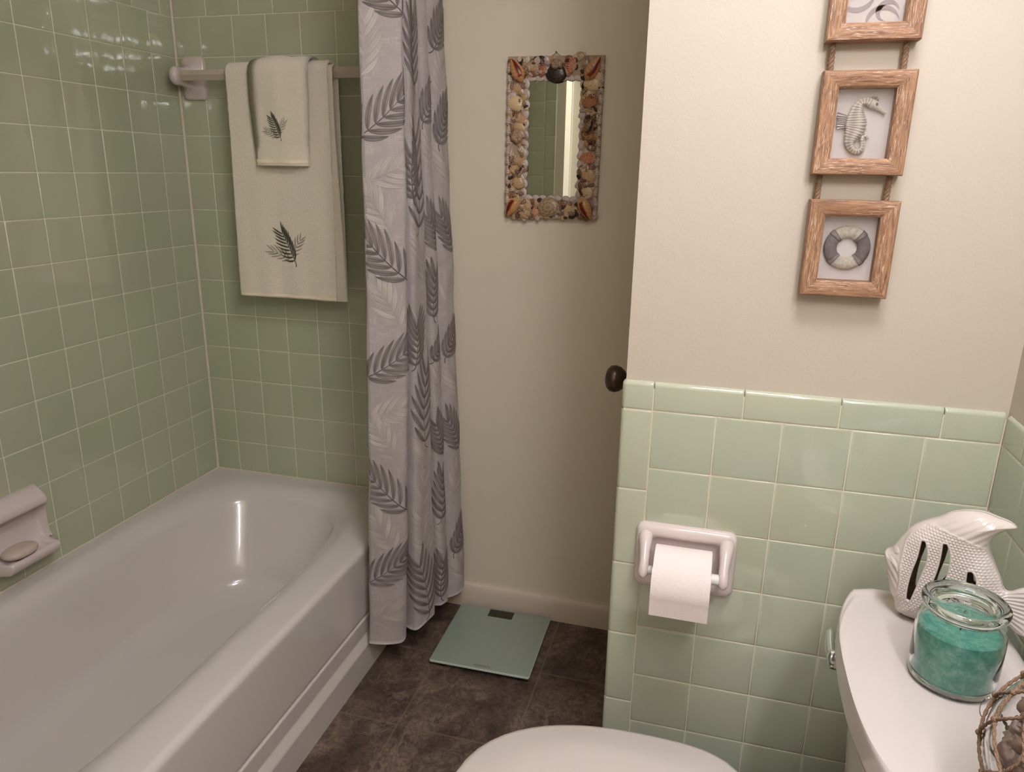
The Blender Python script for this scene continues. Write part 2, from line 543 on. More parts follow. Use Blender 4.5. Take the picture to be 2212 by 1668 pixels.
# partition wall with the toilet paper holder
YP = -0.76
XP = 1.5193
XL = 1.4635
g = G()
g.box((1.4690, YP + 0.0075, 0), (XR + 0.004, -0.64, CEIL), 2)
g.box((1.4680, YP + 0.0012, 0), (XR + 0.001, YP + 0.0075, 1.010), 0)
for i in range(len(zl) - 1):
    for j in range(5):
        u1 = XP + (j + 1) * TP if j < 4 else XR - 0.0005
        # opening for the paper holder plate
        tile(g, (0, YP, 0), (1, 0, 0), (0, 0, 1), (0, -1, 0), XP + j * TP, u1, zl[i], zl[i + 1])
ul = [XP, 1.6713, 1.8250, 1.9777, XR - 0.0005]
for j in range(4): cap_tile(g, (0, YP, 0), (1, 0, 0), (0, -1, 0), ul[j], ul[j + 1], ZR0, 1.0215)
def bull_v(g, z0, z1, top=False):
    """edge tile: 2 inch wide, rolls round the corner of the wall"""
    z0 += GW / 2; z1 -= 0 if top else GW / 2
    R = 0.008
    x1 = XP - GW / 2
    prof = [(x1, -0.004), (x1, -0.001), (x1 - 0.0008, -0.0003), (x1 - 0.003, 0)]
    for k in range(7):
        a = PI / 2 * k / 6
        prof.append((XL + R - R * math.sin(a), -R + R * math.cos(a)))
    prof.append((XL, -0.012))
    t = (0.6 + 0.4 * rng.random(),) * 3
    rows = []
    zz = [(z0, -0.003), (z0, -0.001), (z0 + 0.0008, -0.0003), (z0 + 0.003, 0), (z1 - 0.003, 0), (z1 - 0.0008, -0.0003), (z1, -0.001), (z1, -0.003)]
    if top:
        zz = zz[:4] + [(z1 - R + R * math.sin(PI / 2 * k / 6), -R + R * math.cos(PI / 2 * k / 6)) for k in range(7)]
    for z, dn in zz:
        rows.append([(x - dn * (1 if x < XL + R else 0) * 0.9, YP - (h + dn), z) for x, h in prof])
    g.grid(rows, 1, tint=t)
bull_v(g, ZR0, 1.0215, True)
zt = 0.969
while zt > 0.02:
    bull_v(g, max(zt - 0.1532, 0.0), zt); zt -= 0.1532
structure(g, 'wall_partition', [M_GROUTP, M_TILE2, M_CREAM])

# side wall behind the partition, with the door whose knob shows
g = G()
g.box((1.486, -0.64, 0), (1.60, 0.0035, CEIL)); structure(g, 'wall_side', M_GREIGE, smooth=False)
g = G(); g.box((1.474, -0.628, 0.01), (1.486, -0.03, 2.03)); dr = structure(g, 'door_1', simple('door_paint', '#d8c8b6', 0.4).m, smooth=False, bevel=0.001)
g = G()
Mk = Matrix.Rotation(-PI / 2, 4, 'Y')
g.lathe([(0.0, 0.0), (0.030, 0.0), (0.031, 0.003), (0.022, 0.008), (0.011, 0.012), (0.011, 0.026), (0.018, 0.031), (0.0255, 0.040), (0.0285, 0.050), (0.027, 0.060), (0.020, 0.067), (0.010, 0.070), (0.0, 0.0705)], (1.474, -0.545, 0.963), 40, 0, Mk)
kn = g.build('door_knob', M_BRONZE, dr, angle=60); tag(kn, 'dark bronze oval knob')

# baseboard along the painted back wall
g = G()
prof = [(0.0035, 0.0), (-0.0135, 0.0), (-0.0135, 0.056), (-0.0128, 0.062), (-0.0108, 0.070), (-0.0085, 0.0755), (-0.0055, 0.079), (-0.002, 0.080), (0.0035, 0.080)]
g.poly_prism(prof, 0.80, 1.474, axis=0)
structure(g, 'baseboard_back', M_TRIM, angle=50)

# caulk beads
g = G()
g.tube([(0.0028, -0.0028, 0.37), (0.0028, -0.0028, 2.0)], 0.0042, 8)
structure(g, 'trim_2', M_CAULK)
g = G()
g.tube([(0.002, -1.52, 0.3695), (0.002, -0.002, 0.3695), (0.80, -0.002, 0.3695)], 0.0035, 8)
structure(g, 'trim_3', M_CAULK)

# ------------------------------------------------------------------ bathtub
def bathtub():
    g = G()
    zr = 0.368
    Y0, Y1 = -0.0012, -1.5225
    X0, X1 = 0.0012, 0.742
    cy = (Y0 + Y1) / 2
    icx, icy = 0.345, -0.765
    ia, ib = 0.292, 0.690
    angs = sorted(set([2 * PI * k / 160 for k in range(160)] + [math.atan2(y - icy, x - icx) % (2 * PI) for x in (X0, X1) for y in (Y0, Y1)]))
    rings = []
    def outer(th, ins=0):
        c, s = math.cos(th), math.sin(th)
        t = 1e9
        if c > 1e-9: t = min(t, (X1 - ins - icx) / c)
        if c < -1e-9: t = min(t, (X0 - icx) / c)
        if s > 1e-9: t = min(t, (Y0 - icy) / s)
        if s < -1e-9: t = min(t, (Y1 - icy) / s)
        return icx + t * c, icy + t * s
    # apron (only the x+ side moves in and out)
    def oring(dx, z):
        r = []
        for th in angs:
            x, y = outer(th)
            if abs(x - X1) < 1e-4 or x > X1 + dx: x = X1 + dx
            r.append((x, y, z))
        return r
    for dx, z in ((0.012, 0.0), (0.012, 0.080), (0.012, 0.084), (0.010, 0.087), (0.002, 0.106), (0.0, 0.109), (0.0, 0.113), (0.0, 0.152), (0.0, 0.155), (-0.001, 0.157), (-0.007, 0.159), (-0.007, 0.166), (-0.001, 0.168), (0.0, 0.170), (0.0, 0.174), (0.0, 0.340), (0.0, 0.349)):
        rings.append(oring(dx, z))
    R = 0.017
    for k in range(1, 9):
        a = PI / 2 * k / 8
        rings.append(oring(-R + R * math.cos(a), zr - R + R * math.sin(a)))
    def inner(k_in, z, n=5.0, da=0.0, db=0.0):
        r = []
        for th in angs:
            x, y = superell(icx, icy, ia - k_in + da, ib - k_in + db, n, th)
            r.append((x, y, z))
        return r
    # rim rolling over into the basin
    for d, z, n in ((-0.030, zr - 0.0001, 6.5), (-0.020, zr - 0.0007, 6.0), (-0.010, zr - 0.0024, 5.4), (-0.001, zr - 0.0060, 4.9), (0.008, zr - 0.0120, 4.4), (0.018, zr - 0.0190, 4.1), (0.026, zr - 0.0275, 3.9), (0.031, zr - 0.0365, 3.7), (0.034, zr - 0.046, 3.6)):
        rings.append(inner(d, z, n))
    for k in range(1, 8):
        t = k / 7
        rings.append([(lambda x, y: (x, y, zr - 0.046 - t * 0.189))(*superell(icx, icy - 0.02 * t, ia - 0.034 - 0.030 * t, ib - 0.034 - 0.085 * t, 3.6 - t * 0.8, th)) for th in angs])
    for k in range(1, 8):
        a = PI / 2 * k / 7
        rings.append([(lambda x, y: (x, y, 0.133 - 0.062 * math.sin(a)))(*superell(icx, icy - 0.02, ia - 0.064 - 0.075 * (1 - math.cos(a)), ib - 0.119 - 0.10 * (1 - math.cos(a)), 2.8 - 0.2 * k / 7, th)) for th in angs])
    for sc in (0.7, 0.4, 0.1):
        rings.append([(icx + (p[0] - icx) * sc, icy - 0.02 + (p[1] - icy + 0.02) * sc, 0.071 - 0.004 * (1 - sc)) for p in rings[-1]] if sc == 0.7 else [(icx + (p[0] - icx) * sc / 0.7, icy - 0.02 + (p[1] - icy + 0.02) * sc / 0.7, 0.069) for p in last])
        if sc == 0.7: last = rings[-1]
    g.loft(rings, 0, cap0=True, cap1=True)
    root = thing('bathtub', 'off-white enamelled bathtub with grooved apron along the green tiled wall', 'bathtub', (0.37, -0.76, 0))
    b = g.build('basin', M_TUB, root, angle=50)
    d = G(); d.lathe([(0.0, 0.0), (0.034, 0.0), (0.034, 0.002), (0.028, 0.004), (0.0, 0.003)], (0.345, -1.22, 0.0695), 32)
    dd = d.build('drain', M_CHROME, root, angle=50)
    into(root, b, dd)
bathtub()

# ------------------------------------------------------------------ leaf fronds (2D, in metres)
def frond(base, tip, n, ll, lw, ang=0.62, curve=0.12, side=(1, 1), stem=0.0011, angr=None, tail=0.0):
    """returns list of (centre line, half widths, kind)"""
    b = Vector(base); t = Vector(tip)
    d = t - b; L = d.length; e = d / L; p = Vector((-e.y, e.x))
    out = []
    ctr = [b + e * (L * s) + p * (curve * L * (s - s * s)) for s in [i / 14 for i in range(15)]]
    if tail: ctr = [b - e * tail * k - p * curve * L * 0.6 * k * k for k in (1, 0.66, 0.33)] + ctr
    out.append((ctr, [stem * (1.2 - 0.7 * i / len(ctr)) for i in range(len(ctr))], 'stem'))
    for k in range(n):
        s = 0.04 + 0.93 * k / (n - 1)
        for sg in (1, -1):
            if not side[0 if sg > 0 else 1]: continue
            a0 = (ang if sg > 0 or angr is None else angr) * (1.2 - 0.6 * s) * sg
            o = b + e * (L * s) + p * (curve * L * (s - s * s))
            l = ll * (0.62 + 0.9 * math.sin(PI * (0.12 + 0.72 * s)) * 0.45) * (0.93 + 0.14 * rng.random())
            pts = []; ws = []
            for i in range(13):
                q = i / 12
                a = a0 * (1.05 - 0.55 * q)
                dd = e * math.cos(a) + p * math.sin(a)
                pts.append((pts[-1] + dd * (l / 12)) if pts else o)
                ws.append(lw * 1.75 * q ** 0.62 * (1 - q) ** 0.85 if 0 < q < 1 else lw * 0.02)
            out.append((pts, ws, 'leaf'))
    return out

def draw_fronds(g, items, place, cols, mi=0, lift=0.0):
    """place(u, v, h) -> point on the cloth; cols = (dark, mid)"""
    for pts, ws, kind in items:
        n = len(pts)
        rows = [[], [], [], [], []]
        for i, (p, w) in enumerate(zip(pts, ws)):
            t = (pts[min(i + 1, n - 1)] - pts[max(i - 1, 0)])
            t = t.normalized() if t.length > 0 else Vector((1, 0))
            q = Vector((-t.y, t.x))
            for r, sg in enumerate((-1, -0.5, 0, 0.5, 1)):
                c = p + q * w * sg
                rows[r].append(place(c.x, c.y, lift))
        shade = rng.uniform(0.85, 1.1)
        def tn(r, i):
            f = i / (n - 1)
            k = (0.35, 0.75, 0.0, 0.55, 0.15)[r] + 0.40 * math.sin(PI * f) ** 2 - 0.10
            if kind == 'stem': k = 0
            k = max(0, min(1, k))
            return tuple(min(1, (a * (1 - k) + b * k) * shade) for a, b in zip(cols[0], cols[1]))
        g.grid(rows, mi, tint=tn)

# ------------------------------------------------------------------ shower curtain
CB = [(.762, -.392), (.766, -.414), (.848, -.378), (.840, -.33), (.806, -.296), (.862, -.314), (.886, -.275), (.887, -.225), (.850, -.186), (.893, -.188), (.902, -.151), (.880, -.142), (.920, -.112), (.926, -.067), (.905, -.035), (.86, -.03)]
CT = [(0.7873, -0.3841), (0.7976, -0.3961), (0.8805, -0.3632), (0.860, -0.33), (0.828, -0.305), (0.8656, -0.2895), (0.8544, -0.247), (0.8519, -0.2194), (0.815, -0.1880), (0.8456, -0.1772), (0.852, -0.1499), (0.825, -0.1339), (0.8537, -0.0993), (0.8614, -0.0593), (0.8463, -0.035), (0.8133, -0.03)]
NC = 480
cb_ = catmull([(x, y, 0) for x, y in CB], NC)
ct_ = catmull([(x, y, 0) for x, y in CT], NC)
for arr in (cb_, ct_):            # first bay overshoots: straighten
    for i in range(NC + 1):
        s = i / NC * 15
        if s < 1:
            k = arr is ct_
            a = Vector((CT if k else CB)[0] + (0,)); b = Vector((CT if k else CB)[1] + (0,))
            arr[i] = a.lerp(b, s)
arc = [0.0]
for i in range(NC):
    m0 = cb_[i] * .6 + ct_[i] * .4; m1 = cb_[i + 1] * .6 + ct_[i + 1] * .4
    arc.append(arc[-1] + (m1 - m0).length)
ARC = arc[-1]
def curtain_i(f, z, h=0.0):
    f = min(max(f, 0), NC - 1e-4); i = int(f); t = f - i
    k = (z - 0.1) / 1.85
    a = cb_[i] * (1 - k) + ct_[i] * k; b = cb_[i + 1] * (1 - k) + ct_[i + 1] * k
    p = a.lerp(b, t)
    i0 = max(0, i - 2); i1 = min(NC, i + 3)
    tg = ((cb_[i1] * (1 - k) + ct_[i1] * k) - (cb_[i0] * (1 - k) + ct_[i0] * k)).normalized()
    nrm = Vector((tg.y, -tg.x, 0))
    bow = 0.013 * math.sin(PI * min(max(k, 0), 1)) * max(0, 1 - f / NC * 1.15)
    rip = 0.0022 * math.sin(z * 21 + f * 0.03) * math.sin(z * 7.3 + f * 0.021)
    return Vector((p.x + bow, p.y, z)) + nrm * (h + rip)
def curtain(u, z, h=0.0):
    # u = arc length
    lo, hi = 0, NC
    u = min(max(u, 0), ARC - 1e-5)
    while hi - lo > 1:
        mid = (lo + hi) // 2
        if arc[mid] <= u: lo = mid
        else: hi = mid
    return curtain_i(lo + (u - arc[lo]) / (arc[hi] - arc[lo] + 1e-12), z, h)
def hem(f):
    s = f / NC * 15
    return 0.1 + 0.006 * math.sin(s * 2.1 + 1)
def cut(f):
    return hem(f)

def shower_curtain():
    root = thing('shower_curtain', 'taupe shower curtain printed with grey palm fronds, bunched beside the tub', 'curtain', (0.83, -0.22, 0.1))
    g = G()
    cols = list(range(0, NC + 1, 1))
    nz = 150
    rows = []
    th = 0.0004
    for a in range(nz + 1):
        r = []
        for f in cols:
            z0 = cut(f); z = z0 + (1.955 - z0) * a / nz
            r.append(curtain_i(f, z, th))
        rows.append([tuple(p) for p in r])
    back = []
    for a in range(nz + 1):
        back.append([tuple(curtain_i(f, cut(f) + (1.955 - cut(f)) * a / nz, -th)) for f in cols])
    uvf = lambda i, j: (arc[cols[min(j, len(cols) - 1)]], 0.1 + 1.855 * i / nz)
    b1 = g.grid(rows, 0, uvf=uvf)
    b2 = g.grid(back, 0, uvf=uvf, flip=True)
    nc = len(cols)
    for a in range(nz):
        for j in (0, nc - 1):
            g.face([b1 + a * nc + j, b2 + a * nc + j, b2 + (a + 1) * nc + j, b1 + (a + 1) * nc + j])
    for j in range(nc - 1):
        for a in (0, nz):
            g.face([b1 + a * nc + j, b1 + a * nc + j + 1, b2 + a * nc + j + 1, b2 + a * nc + j])
    cl = g.build('fabric', M_CURT, root, angle=180, fix=False)
    # palm print: stem foot (u, z) to frond tip (u, z) on the flat cloth
    D = [[0.125, 1.70, 0.03, 1.79], [0.008, 1.440, 0.118, 1.54], [0.120, 1.115, 0.02, 1.215], [0.012, 0.870, 0.125, 0.945], [0.122, 0.50, 0.02, 0.61], [0.012, 0.29, 0.118, 0.365],
         [0.288, 1.56, 0.296, 1.71], [0.290, 1.225, 0.292, 1.44], [0.292, 0.655, 0.308, 0.85], [0.302, 0.125, 0.262, 0.30], [0.258, 1.30, 0.256, 1.40], [0.256, 0.88, 0.262, 0.98],
         [0.425, 1.485, 0.475, 1.56], [0.470, 1.165, 0.430, 1.25], [0.436, 0.985, 0.448, 1.10], [0.430, 0.865, 0.475, 0.93], [0.462, 0.585, 0.432, 0.68], [0.438, 0.385, 0.450, 0.52], [0.430, 0.13, 0.440, 0.245],
         [0.530, 1.665, 0.575, 1.75], [0.535, 1.435, 0.582, 1.53], [0.585, 1.155, 0.535, 1.25], [0.530, 0.860, 0.582, 0.935], [0.582, 0.575, 0.530, 0.67], [0.532, 0.245, 0.585, 0.325]]
    Lf = [[0.02, 1.335, 0.107, 1.375], [0.025, 0.765, 0.114, 0.795], [0.020, 0.175, 0.103, 0.20], [0.075, 1.235, 0.022, 1.315], [0.094, 0.65, 0.037, 0.74], [0.02, 1.57, 0.03, 1.68], [0.085, 0.39, 0.04, 0.48], [0.10, 1.00, 0.05, 1.09],
          [0.28, 1.45, 0.30, 1.56], [0.315, 1.10, 0.28, 1.20], [0.30, 0.88, 0.27, 1.0], [0.27, 0.43, 0.29, 0.56], [0.30, 0.32, 0.27, 0.42], [0.31, 0.58, 0.28, 0.65],
          [0.44, 1.38, 0.45, 1.48], [0.45, 1.06, 0.43, 1.15], [0.44, 0.75, 0.45, 0.85], [0.45, 0.27, 0.44, 0.38], [0.54, 1.56, 0.57, 1.65], [0.58, 1.33, 0.55, 1.41], [0.54, 1.02, 0.57, 1.10], [0.58, 0.74, 0.55, 0.82], [0.54, 0.44, 0.57, 0.52], [0.57, 0.15, 0.55, 0.22]]
    def place(u, v, h):
        v = min(max(v, 0.108), 1.95); u = min(max(u, 0.0), ARC)
        return tuple(curtain(u, v, th + h))
    pg = G()
    for k, (a, b, c, d) in enumerate(Lf):
        items = frond((a, b), (c, d), 6, 0.072, 0.0078, ang=0.78, curve=0.15 * (-1) ** k, stem=0.0006, tail=0.03)
        draw_fronds(pg, items, place, (srgb('#aea49f')[:3], srgb('#c4bbb2')[:3]), lift=0.0009)
    for k, (a, b, c, d) in enumerate(D):
        big = math.hypot(c - a, d - b) > 0.09
        items = frond((a, b), (c, d), 7, (0.090 if big else 0.072) * (0.8 if a > 0.4 else 1), 0.0096, ang=0.80, curve=0.14 * (-1) ** k, stem=0.0010, tail=0.012)
        draw_fronds(pg, items, place, (srgb('#5b5251')[:3], srgb('#938a85')[:3]), lift=0.0015)
    pr = pg.build('leaf_print', M_PRINT, root, angle=180, fix=False)
    # side and bottom hem
    hg = G()
    hg.grid([[tuple(curtain(u, 0.108 + 1.84 * i / 60, th + 0.0008)) for i in range(61)] for u in (0.0175, 0.021, 0.0245)], 0)
    hm = hg.build('side_hem', simple('hem_cloth', '#a39a98', 0.85).m, root, angle=180, fix=False)
    into(root, cl, pr, hm)
    for k in range(6):
        rg = G()
        f = NC * (0.07 + 0.155 * k)
        p = curtain_i(f, 1.945)
        n = 24
        rg.tube([(0.845 + 0.022 * math.cos(2 * PI * q / n), p.y, 1.972 + 0.030 * math.sin(2 * PI * q / n)) for q in range(n + 1)], 0.0016, 8)
        ro = rg.build('curtain_ring', M_CHROME, root); into(root, ro)
    # liner behind
    lr = G()
    pts = []
    for a in range(41):
        z = 0.40 + 1.545 * a / 40
        pts.append([tuple(curtain_i(f, z, -0.007) + Vector((-0.0045, -0.0022, 0))) for f in range(26, 60, 3)])
    pts2 = [[(p[0] - 0.0005, p[1] + 0.0005, p[2]) for p in r] for r in pts]
    b1 = lr.grid(pts); b2 = lr.grid(pts2, flip=True)
    lo = lr.build('shower_liner', M_LINER, None, angle=180, fix=False)
    tag(lo, 'pale plastic shower liner showing as a thin strip behind the palm frond curtain edge', 'shower liner')
    rd = G(); rd.tube([(0.845, -1.523, 1.985), (0.845, -0.0005, 1.985)], 0.0125, 20)
    rr = rd.build('curtain_rod', M_CHROME)
    tag(rr, 'straight chrome rod the palm frond curtain hangs from', 'curtain rod')
shower_curtain()

# ------------------------------------------------------------------ towel bar and towels
def towel_bar():
    root = thing('towel_bar', 'ceramic towel bar bracket with square frosted bar on the tiled back wall', 'towel bar', (0.06, 0, 1.62))
    parts = []
    for cx, mir in ((0.061, 1), (0.735, -1)):
        g = G()
        rings = []
        def ring(w, h, y, dz=0.0, dx=0.0, n=3.2):
            return [(cx + dx * mir + superell(0, 0, w / 2, h / 2, n, 2 * PI * k / 40)[0], y, 1.622 + dz + superell(0, 0, w / 2, h / 2, n, 2 * PI * k / 40)[1]) for k in range(40)]
        for w, h, y, dz, dx, n in ((0.078, 0.121, 0.0, 0, 0, 9), (0.078, 0.121, -0.006, 0, 0, 9), (0.076, 0.119, -0.010, 0, 0, 8), (0.068, 0.110, -0.013, 0, 0, 7), (0.046, 0.080, -0.019, 0, -0.001, 4), (0.036, 0.062, -0.030, 0, -0.004, 3), (0.031, 0.052, -0.045, 0, -0.008, 2.6), (0.030, 0.050, -0.060, 0, -0.009, 2.4), (0.031, 0.052, -0.075, 0, -0.007, 2.3), (0.031, 0.050, -0.088, 0, -0.003, 2.2), (0.025, 0.038, -0.098, 0, -0.001, 2.1), (0.013, 0.018, -0.103, 0, 0, 2), (0.002, 0.003, -0.1045, 0, 0, 2)):
            rings.append(ring(w, h, y, dz, dx, n))
        g.loft(rings, 0)
        parts.append(g.build('bracket', M_CERAMIC, root, angle=50))
    g = G()
    h = 0.0125
    prof = [(0, h), (0.0015, h - 0.0005), (h - 0.0005, 0.0015), (h, 0), (h - 0.0005, -0.0015), (0.0015, -h + 0.0005), (0, -h), (-h, 0)]
    prof = [(a * 0.80 - 0.0, b * 1.12) for a, b in prof]
    g.poly_prism([(-0.076 + a, 1.622 + b) for a, b in prof], 0.064, 0.735, axis=0)
    parts.append(g.build('bar', M_ACRYLIC, root, angle=15))
    into(root, *parts)
towel_bar()

def sheet(path, xfun, dispf, t, nx, name, mat, parent, mi=0, fuzz=0.0016):
    """cloth of thickness t following path (list of (y,z) dense), x(u, s)"""
    g = G()
    m = len(path)
    def point(i, j, side):
        s = i / (m - 1); u = j / nx
        y, z = path[i]
        y0, z0 = path[max(i - 1, 0)]; y1, z1 = path[min(i + 1, m - 1)]
        ty, tz = y1 - y0, z1 - z0; l = math.hypot(ty, tz); ty /= l; tz /= l
        ny, nz = tz, -ty           # points outward (front: -y)
        ny, nz = -ny, -nz
        e = min(1, min(u, 1 - u) / 0.015 + 0.25)
        d = side * t / 2 * e + dispf(u, s)
        if side > 0: d += fuzz * noise.noise(Vector((u * 110, s * 330, len(name))))
        x = xfun(u, s)
        return (x, y + ny * d, z + nz * d)
    F = [[point(i, j, 1) for j in range(nx + 1)] for i in range(m)]
    B = [[point(i, j, -1) for j in range(nx + 1)] for i in range(m)]
    b1 = g.grid(F); b2 = g.grid(B, flip=True); nc = nx + 1
    for i in range(m - 1):
        for j in (0, nx): g.face([b1 + i * nc + j, b2 + i * nc + j, b2 + (i + 1) * nc + j, b1 + (i + 1) * nc + j])
    for j in range(nx):
        for i in (0, m - 1): g.face([b1 + i * nc + j, b1 + i * nc + j + 1, b2 + i * nc + j + 1, b2 + i * nc + j])
    return g.build(name, mat, parent, angle=180), point

def drape(yf, yb, zf, zb, ztop, step=0.003):
    """inverted U from front hem over the bar to back hem"""
    p = []
    R = (yb - yf) / 2; cy = (yf + yb) / 2; zc = ztop - R
    n = int((zc - zf) / step)
    for i in range(n): p.append((yf, zf + (zc - zf) * i / n))
    for k in range(13):
        a = PI * k / 12
        p.append((cy - R * math.cos(a), zc + R * math.sin(a)))
    n = int((zc - zb) / (step * 2))
    for i in range(1, n + 1): p.append((yb, zc - (zc - zb) * i / n))
    return p

LD = (srgb('#3d4036')[:3], srgb('#53554a')[:3])
LL = (srgb('#9c9182')[:3], srgb('#ada292')[:3])
def motif(g, c, s, place):
    """embroidered palm sprig: one dark frond over two pale ones"""
    cx, cz = c
    P = lambda x, y: (cx + x * s, cz + y * s)
    fr = []
    it = frond(P(0.10, -0.62), P(-0.75, -0.30), 5, 0.60 * s, 0.055 * s, ang=0.75, curve=-0.10, stem=0.012 * s)
    draw_fronds(g, it, place, LL, lift=0.0004)
    it = frond(P(0.25, -0.45), P(0.75, 0.30), 5, 0.55 * s, 0.05 * s, ang=0.8, curve=0.12, stem=0.012 * s)
    draw_fronds(g, it, place, LL, lift=0.0004)
    it = frond(P(0.42, -0.72), P(-0.22, 0.60), 9, 0.74 * s, 0.062 * s, ang=1.25, angr=0.62, curve=-0.10, stem=0.018 * s, tail=0.25 * s)
    draw_fronds(g, it, place, LD, lift=0.0009)

def towels():
    root = thing('bath_towel', 'large cream terry bath towel with grey palm sprig hanging from the bar', 'towel', (0.40, -0.076, 1.0))
    wav = lambda u, s: 0.0035 * math.sin(u * 9 + s * 1.5) * max(0, 1 - s * 1.6) + 0.002 * math.sin(u * 23 + s * 5) * max(0, 1 - s * 1.8)
    hemz = lambda u: 0
    pathA = drape(-0.101, -0.051, 1.000, 1.02, 1.649)
    def xA(u, s):
        k = min(1, s / 0.48)
        return (0.2262 + 0.010 * k) + u * (0.322 - 0.006 * k) + 0.0012 * noise.noise(Vector((s * 70, 3, u * 3)))
    a, pA = sheet(pathA, xA, wav, 0.0085, 150, 'front_fold', M_TERRY, root)
    pathB = drape(-0.092, -0.060, 0.998, 1.03, 1.640)
    def xB(u, s):
        k = min(1, s / 0.48)
        return 0.262 + u * (0.316 - 0.016 * k) + 0.0012 * noise.noise(Vector((s * 70, 9, u * 3)))
    b, pB = sheet(pathB, xB, lambda u, s: wav(u, s) * 0.5, 0.006, 110, 'back_fold', M_TERRY, root)
    # woven hem band
    def front(x, z, h, P, path, x0, x1f, half):
        # locate s on front straight run
        n = len(path)
        zf = path[0][1]
        # straight part only
        k = (z - zf) / (path[1][1] - path[0][1])
        i = min(max(k, 0), n - 2)
        i0 = int(i); t = i - i0
        s = i0 / (n - 1)
        u = 0.5
        for _ in range(2):
            xl = x0(0, s); xr = x0(1, s)
            u = (x - xl) / (xr - xl)
        return u, i0, t
    def place_on(P, path, xf, nx, lift0):
        def place(x, z, h):
            u, i0, t = front(x, z, h, P, path, xf, None, None)
            u = min(max(u, 0), 1)
            A = Vector(P(i0, u * nx, 1)); B = Vector(P(min(i0 + 1, len(path) - 1), u * nx, 1))
            p = A.lerp(B, t)
            return (x, p.y - h - lift0, z)
        return place
    plA = place_on(pA, pathA, xA, 150, 0.0006)
    g = G()
    g.grid([[plA(0.2285 + 0.317 * i / 60, z, 0.0002) for i in range(61)] for z in (1.0035, 1.0060, 1.0085, 1.0110)], 0)
    hm = g.build('hem_band', simple('woven_hem', '#f6e6cb', 0.8).m, root, angle=180, fix=False)
    g = G()
    motif(g, (0.3965, 1.153), 0.060, plA)
    em = g.build('embroidery', M_THREAD, root, angle=180, fix=False); tag(em, 'dark grey embroidered palm sprig')
    into(root, a, b, hm, em)

    root = thing('hand_towel', 'small cream hand towel with palm sprig draped over the bath towel', 'towel', (0.41, -0.08, 1.377))
    # flattened tube: front part open at the bottom
    g = G()
    path = drape(-0.1190, -0.0350, 1.3765, 1.42, 1.6600)
    m = len(path); NR = 72
    def ringpt(i, k, off):
        s = i / (m - 1)
        y, z = path[i]
        y0, z0 = path[max(i - 1, 0)]; y1, z1 = path[min(i + 1, m - 1)]
        ty, tz = y1 - y0, z1 - z0; l = math.hypot(ty, tz); ty /= l; tz /= l
        ny, nz = -tz, ty
        kk = min(1, s / 0.45)
        xl = 0.3300 - 0.0120 * kk; xr = 0.4935 + 0.0110 * kk
        cx, hw = (xl + xr) / 2, (xr - xl) / 2
        a = 2 * PI * k / NR
        ht = 0.0060 + 0.008 * max(0, 1 - s * 7)
        sx, sy = superell(0, 0, hw + off, ht + off, 2.6, a)
        pin = abs(sx / hw) ** 4
        sy *= 1 - 0.35 * pin
        d = sy + 0.002 * math.sin(sx * 60 + s * 4)
        dz = 0
        if off == 0: d += 0.0012 * noise.noise(Vector((sx * 340, s * 200, 1.5)))
        return (cx + sx + (0.0008 * noise.noise(Vector((s * 80, 5, 2))) if off == 0 else 0), y + ny * d, z + nz * d)
    outer = [[ringpt(i, k, 0) for k in range(NR)] for i in range(m)]
    inner = [[ringpt(i, k, -0.0035) for k in range(NR)] for i in range(m)]
    b1 = g.grid(outer, closed_u=True); b2 = g.grid(inner, closed_u=True, flip=True)
    for i in (0, m - 1):
        for k in range(NR):
            k2 = (k + 1) % NR
            g.face([b1 + i * NR + k, b1 + i * NR + k2, b2 + i * NR + k2, b2 + i * NR + k])
    t = g.build('cloth', M_TERRY, root, angle=180)
    def plH(x, z, h):
        k = (z - 1.3765) / (path[1][1] - path[0][1]); i0 = int(max(0, min(k, m - 2)))
        s = i0 / (m - 1); kk = min(1, s / 0.45)
        xl = 0.3300 - 0.0120 * kk; xr = 0.4935 + 0.0110 * kk
        sx = x - (xl + xr) / 2; hw = (xr - xl) / 2
        a = math.acos(max(-1, min(1, sx / hw)))
        # search ring angle whose x matches (outer face has +sy)
        best = None
        lo, hi = 0.0, PI
        for _ in range(24):
            mid = (lo + hi) / 2
            if ringpt(i0, mid / (2 * PI) * NR, 0)[0] - (xl + xr) / 2 > sx: lo = mid
            else: hi = mid
        p = ringpt(i0, lo / (2 * PI) * NR, 0)
        return (x, p[1] - h - 0.0008, z)
    g = G()
    g.grid([[plH(0.333 + 0.157 * i / 40, z, 0.0002) for i in range(41)] for z in (1.384, 1.387, 1.390, 1.3935)], 0)
    hm = g.build('hem_band', bpy.data.materials['woven_hem'], root, angle=180, fix=False)
    g = G()
    motif(g, (0.3985, 1.4790), 0.0375, plH)
    em = g.build('embroidery', M_THREAD, root, angle=180, fix=False); tag(em, 'dark grey embroidered palm sprig')
    into(root, t, hm, em)
towels()

